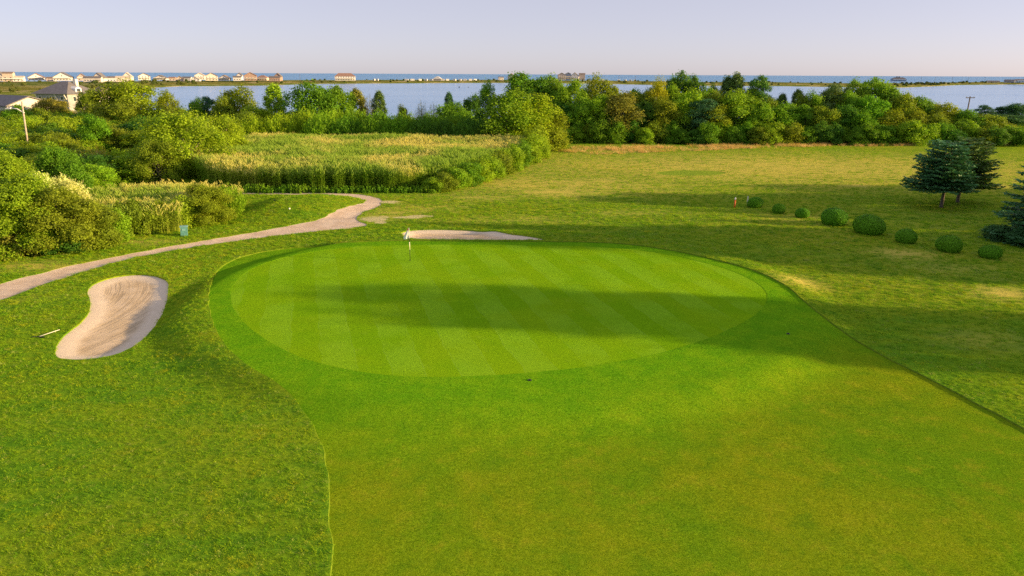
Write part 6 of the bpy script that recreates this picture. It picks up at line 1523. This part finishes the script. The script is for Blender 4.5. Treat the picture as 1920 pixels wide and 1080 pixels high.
x, y, zt = BAY_POLE; g = float(ground_z(x, y)); o = empty('utility_pole', (x, y, g)); tag(o, 'dark wooden utility pole with crossarm standing against the bay', 'pole')
MB().tube([(0, 0, -0.3), (0, 0, zt-g)], [0.20, 0.14], 9).build('pole', M['bark'], o, True); MB().box(-1.2, 1.2, -0.22, -0.141, zt-g-0.45, zt-g-0.25).build('crossarm', M['bark'], o)
for s in (-1.0, 0.95): MB().lathe([(0.05, zt-g-0.25), (0.09, zt-g-0.1), (0.03, zt-g)], 8, (s, -0.18)).build('insulator', M['metal'], o)
for i, (x, y) in enumerate(FAR_POLES):
    o = empty('utility_pole', (x, y, 0.6)); tag(o, 'thin distant utility pole on the spit', 'pole', 'poles along the spit')
    MB().tube([(0, 0, -1), (0, 0, 10.0)], [0.22, 0.17], 6).build('pole', M['bark'], o); MB().box(-1.1, 1.1, -0.25, -0.171, 9.2, 9.5).build('crossarm', M['bark'], o)

# ------------------------------------------------------------------ houses
def chevron(hw, ze, zr, th, ov):
    k = (zr-ze)/hw; e = ze - ov*k
    return [(-hw-ov, e), (-hw-ov, e+th), (0, zr+th), (hw+ov, e+th), (hw+ov, e), (0, zr)]

def swap(b):                                             # turn a shape built along y to run along x
    b.v = [(-y_, x_, z_) for x_, y_, z_ in b.v]; return b

def shift(b, dx, dy): b.v = [(p[0]+dx, p[1]+dy, p[2]) for p in b.v]; return b

def windows(o, x0, x1, yf, rows, n, ww=1.1, wh=1.3):
    for zc in rows:
        for i in range(n):
            xc = x0 + (x1-x0)*(i+0.5)/n
            w = MB().box(xc-ww/2-0.12, xc+ww/2+0.12, yf-0.05, yf-0.003, zc-wh/2-0.12, zc+wh/2+0.12).build('window', M['white'], o)
            MB().box(xc-ww/2, xc+ww/2, yf-0.075, yf-0.052, zc-wh/2, zc+wh/2).build('pane', M['glass'], w)

def far_house(style, x, y, w, h, wall, roof, label, i):
    o = empty('beach_house', (x, y, 0.7), math.atan2(-x, y)*0.6 + ((i*37) % 7 - 3)*0.05); tag(o, label, 'house', 'houses on the far spit')
    h += 0.3; w *= 0.92; W = WALLS[wall]; Rf = ROOFS[roof]; hw = w/2; d = min(12.0, max(8.0, w*0.8)); yf = -d/2; pil = 1.6 if h > 7 else 0.5
    b = MB()
    for px in np.linspace(-hw+0.4, hw-0.4, 4):
        for py in (yf+0.4, -yf-0.4): b.box(px-0.2, px+0.2, py-0.2, py+0.2, -1.5, pil-0.002)
    b.build('pilings', M['bark'], o)
    def gable(bw, cx, y0, y1, ze, zr, z0, nm='wall'):
        q = MB().prism([(-bw, z0), (bw, z0), (bw, ze), (0, zr), (-bw, ze)], y0, y1); shift(q, cx, 0).build(nm, W, o)
        q = MB().prism(chevron(bw, ze+0.02, zr+0.02, 0.55, 0.5), y0-0.6, y1+0.5); shift(q, cx, 0).build('roof', Rf, o)
    def side(hw_, dd, ze, zr, z0, cx=0, cy=0, nm='wall'):
        q = swap(MB().prism([(-dd, z0), (dd, z0), (dd, ze), (0, zr), (-dd, ze)], -hw_, hw_)); shift(q, cx, cy).build(nm, W, o)
        q = swap(MB().prism(chevron(dd, ze+0.02, zr+0.02, 0.28, 0.4), -hw_-0.4, hw_+0.4)); shift(q, cx, cy).build('roof', Rf, o)
    nW = max(2, int(w/3.4))
    if style == 'gable':
        ze = h - min(w*0.44, h*0.52); gable(hw, 0, yf, -yf, ze, h-0.3, pil)
        rows = [pil+1.5] + ([pil+4.3] if ze > pil+5 else []); windows(o, -hw, hw, yf, rows, nW); windows(o, -hw*0.25, hw*0.25, yf, [ze+(h-ze)*0.3], 1)
    elif style == 'side':
        side(hw, d/2, h - d*0.22, h-0.3, pil); rows = [pil+1.4] + ([pil+4.2] if h-d*0.22 > pil+5 else []); windows(o, -hw, hw, yf, rows, nW)
    elif style == 'hip':
        ze = h*0.62; MB().box(-hw, hw, yf, -yf, pil, ze).build('wall', W, o)
        rl = max(0.5, hw - d*0.45)
        MB().add([(-hw-.6, yf-.6, ze+.02), (hw+.6, yf-.6, ze+.02), (hw+.6, -yf+.6, ze+.02), (-hw-.6, -yf+.6, ze+.02), (-rl, 0, h), (rl, 0, h)],
                 [[3, 2, 1, 0], [0, 1, 5, 4], [1, 2, 5], [2, 3, 4, 5], [3, 0, 4]]).build('roof', Rf, o)
        windows(o, -hw, hw, yf, [pil+1.5] + ([ze-1.3] if ze > pil+4.5 else []), nW)
    elif style == 'tall':
        ze = h - w*0.28; gable(hw, 0, yf, -yf, ze, h-0.3, pil)
        rows = [z_ for z_ in (pil+1.5, pil+4.3, pil+7.1) if z_ < ze-0.6]; windows(o, -hw, hw, yf, rows, nW)
        for z_ in rows[1:]:
            dk = MB().box(-hw, hw, yf-2.0, yf-0.1, z_-1.35, z_-1.15).build('deck', M['white'], o)
            MB().box(-hw, hw, yf-2.0, yf-1.9, z_-1.148, z_-0.55).build('railing', M['white'], dk)
    elif style == 'wing':
        ze = h - w*0.26; gable(hw*0.55, hw*0.36, yf+2.5, -yf+2, ze, h-0.3, pil); windows(o, -hw*0.2, hw*0.95, yf+2.5, [ze-1.2], max(2, nW-1))
        lz = pil + (h-pil)*0.42; side(hw*0.85, 3.0, lz, lz+1.6, pil*0.6, 0, yf-0.6); windows(o, -hw*0.8, hw*0.8, yf-3.6, [pil+1.3], nW)
    if style in ('gable', 'hip', 'side') and h > 7:
        dk = MB().box(-hw*0.9, hw*0.9, yf-2.2, yf-0.1, pil+2.6, pil+2.8).build('deck', M['white'], o); MB().box(-hw*0.9, hw*0.9, yf-2.2, yf-2.1, pil+2.802, pil+3.6).build('railing', M['white'], dk)
    if 'chimneys' in label:
        for cx in (-3.5, 0.5): MB().box(cx-1.0, cx+1.0, -1, 1, h-1.6, h+1.6).build('chimney', ROOFS['grey'], o)
    return o
for i, a in enumerate(HOUSES): far_house(*a, i)

NTH = 'first second third fourth fifth sixth seventh eighth ninth tenth eleventh twelfth thirteenth fourteenth fifteenth sixteenth seventeenth eighteenth nineteenth twentieth twenty-first'.split()
for i, (x, y, w) in enumerate(sorted(CAMPERS, key=lambda c: c[0]/c[1])):
    w = max(3.6, w); o = empty('camper', (x, y, 0.55 if y < 1300 else 0.3), ((i*29) % 9 - 4)*0.12)
    tag(o, f'{NTH[i]} white camper from the left on the far spit', 'camper', 'campers on the spit')
    hw = w/2; MB().prism([(-hw, 0.7), (hw, 0.7), (hw, 2.9), (hw-0.5, 3.4), (-hw, 3.4)], -1.2, 1.2).build('body', WALLS['white'], o)
    for k in (-0.5, 0.35): MB().box(hw*k-0.5, hw*k+0.5, -1.23, -1.203, 1.7, 2.6).build('window', M['glass'], o)
    for k in (-0.55, 0.55): swap(MB()); MB().tube([(hw*k, -1.15, 0.45), (hw*k, 1.15, 0.45)], [0.45, 0.45], 10).build('wheel', M['black'], o)
x, y, w, h = TENT; o = empty('pavilion', (x, y, 0.6)); tag(o, 'white peaked pavilion roof among the campers on the spit', 'pavilion')
MB().box(-w/2, w/2, -4, 4, 0, h*0.42).build('wall', WALLS['grey'], o); MB().prism([(-w/2-.6, h*.43), (w/2+.6, h*.43), (w*.2, h*.9), (0, h), (-w*.2, h*.9)], -4.6, 4.6).build('roof', WALLS['white'], o)
for i, (x, y) in enumerate(BUOYS):
    o = empty('buoy', (x, y, WZ)); tag(o, ['larger dark buoy floating on the bay left of the slender tree', 'smaller dark buoy floating on the bay nearer the slender tree'][i], 'buoy')
    s = 1.0 - 0.35*i; MB().lathe([(0.3*s, -0.2), (0.75*s, 0.0), (0.75*s, 0.5*s), (0.4*s, 0.9*s), (0.12*s, 1.0*s)], 12).build('float', M['black'], o, True); MB().tube([(0, 0, 0.95*s), (0, 0, 1.7*s)], [0.1, 0.08], 6).build('mast', M['black'], o)

# hip-roofed house among the left trees
x, y, w, ze, zr = HIP_HOUSE
o = empty('shingle_house', (x-1.0, y, float(ground_z(x, y))), math.radians(-14)); tag(o, 'grey shingle house with steep hip roof and dormer among the left trees', 'house')
a = 5.6; WG = WALLS['grey']; RG = ROOFS['grey']
MB().box(-a, a, -a, a, -0.5, ze).build('wall', WG, o)
def hip(b, x0, x1, y0, y1, z0, z1, ins):
    return b.add([(x0, y0, z0), (x1, y0, z0), (x1, y1, z0), (x0, y1, z0), (x0+ins, (y0+y1)/2, z1), (x1-ins, (y0+y1)/2, z1)], [[3, 2, 1, 0], [0, 1, 5, 4], [1, 2, 5], [2, 3, 4, 5], [3, 0, 4]])
rf = hip(MB(), -a-1.0, a+1.0, -a-1.0, a+1.0, ze+0.01, zr, 5.4).build('roof', RG, o)
MB().box(2.2, 3.2, 0.5, 1.5, zr-2.6, zr+0.6).build('chimney', WALLS['cream'], rf)
dm = MB().prism([(-2.6, ze+0.4), (-0.4, ze+0.4), (-0.4, ze+1.5), (-1.5, ze+2.1), (-2.6, ze+1.5)], -a-0.2, -2.5)
dm = swap(dm); dm = dm.build('dormer', WALLS['white'], o)
MB().box(a+0.203, a+0.26, -2.1, -0.9, ze+0.6, ze+1.4).build('pane', M['glass'], dm)
for x0, x1, zc in ((-2.3, -0.2, ze-1.5),): 
    for k in range(3): windows(o, -1.9+k*1.0, -0.9+k*1.0, -a, [ze-1.5], 1, 0.7, 1.5)
for xc in (-4.2, 3.6): windows(o, xc-0.6, xc+0.6, -a, [ze-3.6, ze-1.2], 1, 0.9, 0.9)
for xc in (-5.2, 1.9, 5.2): MB().tube([(xc, -a-0.02, ze-1.6), (xc, -a-0.8, ze-0.05)], [0.13, 0.13], 5).build('bracket', M['white'], o)
MB().box(1.8, 2.3, -a-0.9, -a-0.01, -0.5, ze-1.6).build('porch_column', WALLS['cream'], o)
MB().box(a+0.01, a+5.0, 0.5, a+4, -0.5, ze-0.6).build('side_wing', WALLS['cream'], o); hip(MB(), a-0.6, a+6.0, -0.4, a+5.0, ze-0.59, zr-1.2, 2.8).build('wing_roof', ROOFS['brown'], o)
for yc in (-3.2, 0.0, 3.0):
    w_ = MB().box(a+0.003, a+0.05, yc-0.6, yc+0.6, ze-2.2, ze-0.7).build('window', M['white'], o); MB().box(a+0.052, a+0.075, yc-0.48, yc+0.48, ze-2.08, ze-0.82).build('pane', M['glass'], w_)

x, y, zt = BARN
o = empty('white_house', (x-1.5, y+2, float(ground_z(x, y))), math.radians(58)); tag(o, 'cream gable-end house with dark roof at the far left edge', 'house')
MB().prism([(-5.0, -0.5), (5.0, -0.5), (5.0, zt-3.2), (3.6, zt-1.2), (0, zt-0.1), (-5.0, zt-2.0)], -7, 7).build('wall', WALLS['cream'], o)
MB().prism([(-5.6, zt-2.2), (-5.6, zt-1.95), (0, zt+0.2), (3.7, zt-0.93), (5.5, zt-3.4), (5.3, zt-3.5), (3.62, zt-1.18), (0, zt-0.08)], -7.5, 7.5).build('roof', RG, o)
windows(o, -3.5, 3.5, -7, [zt-4.0], 2, 1.0, 1.4)
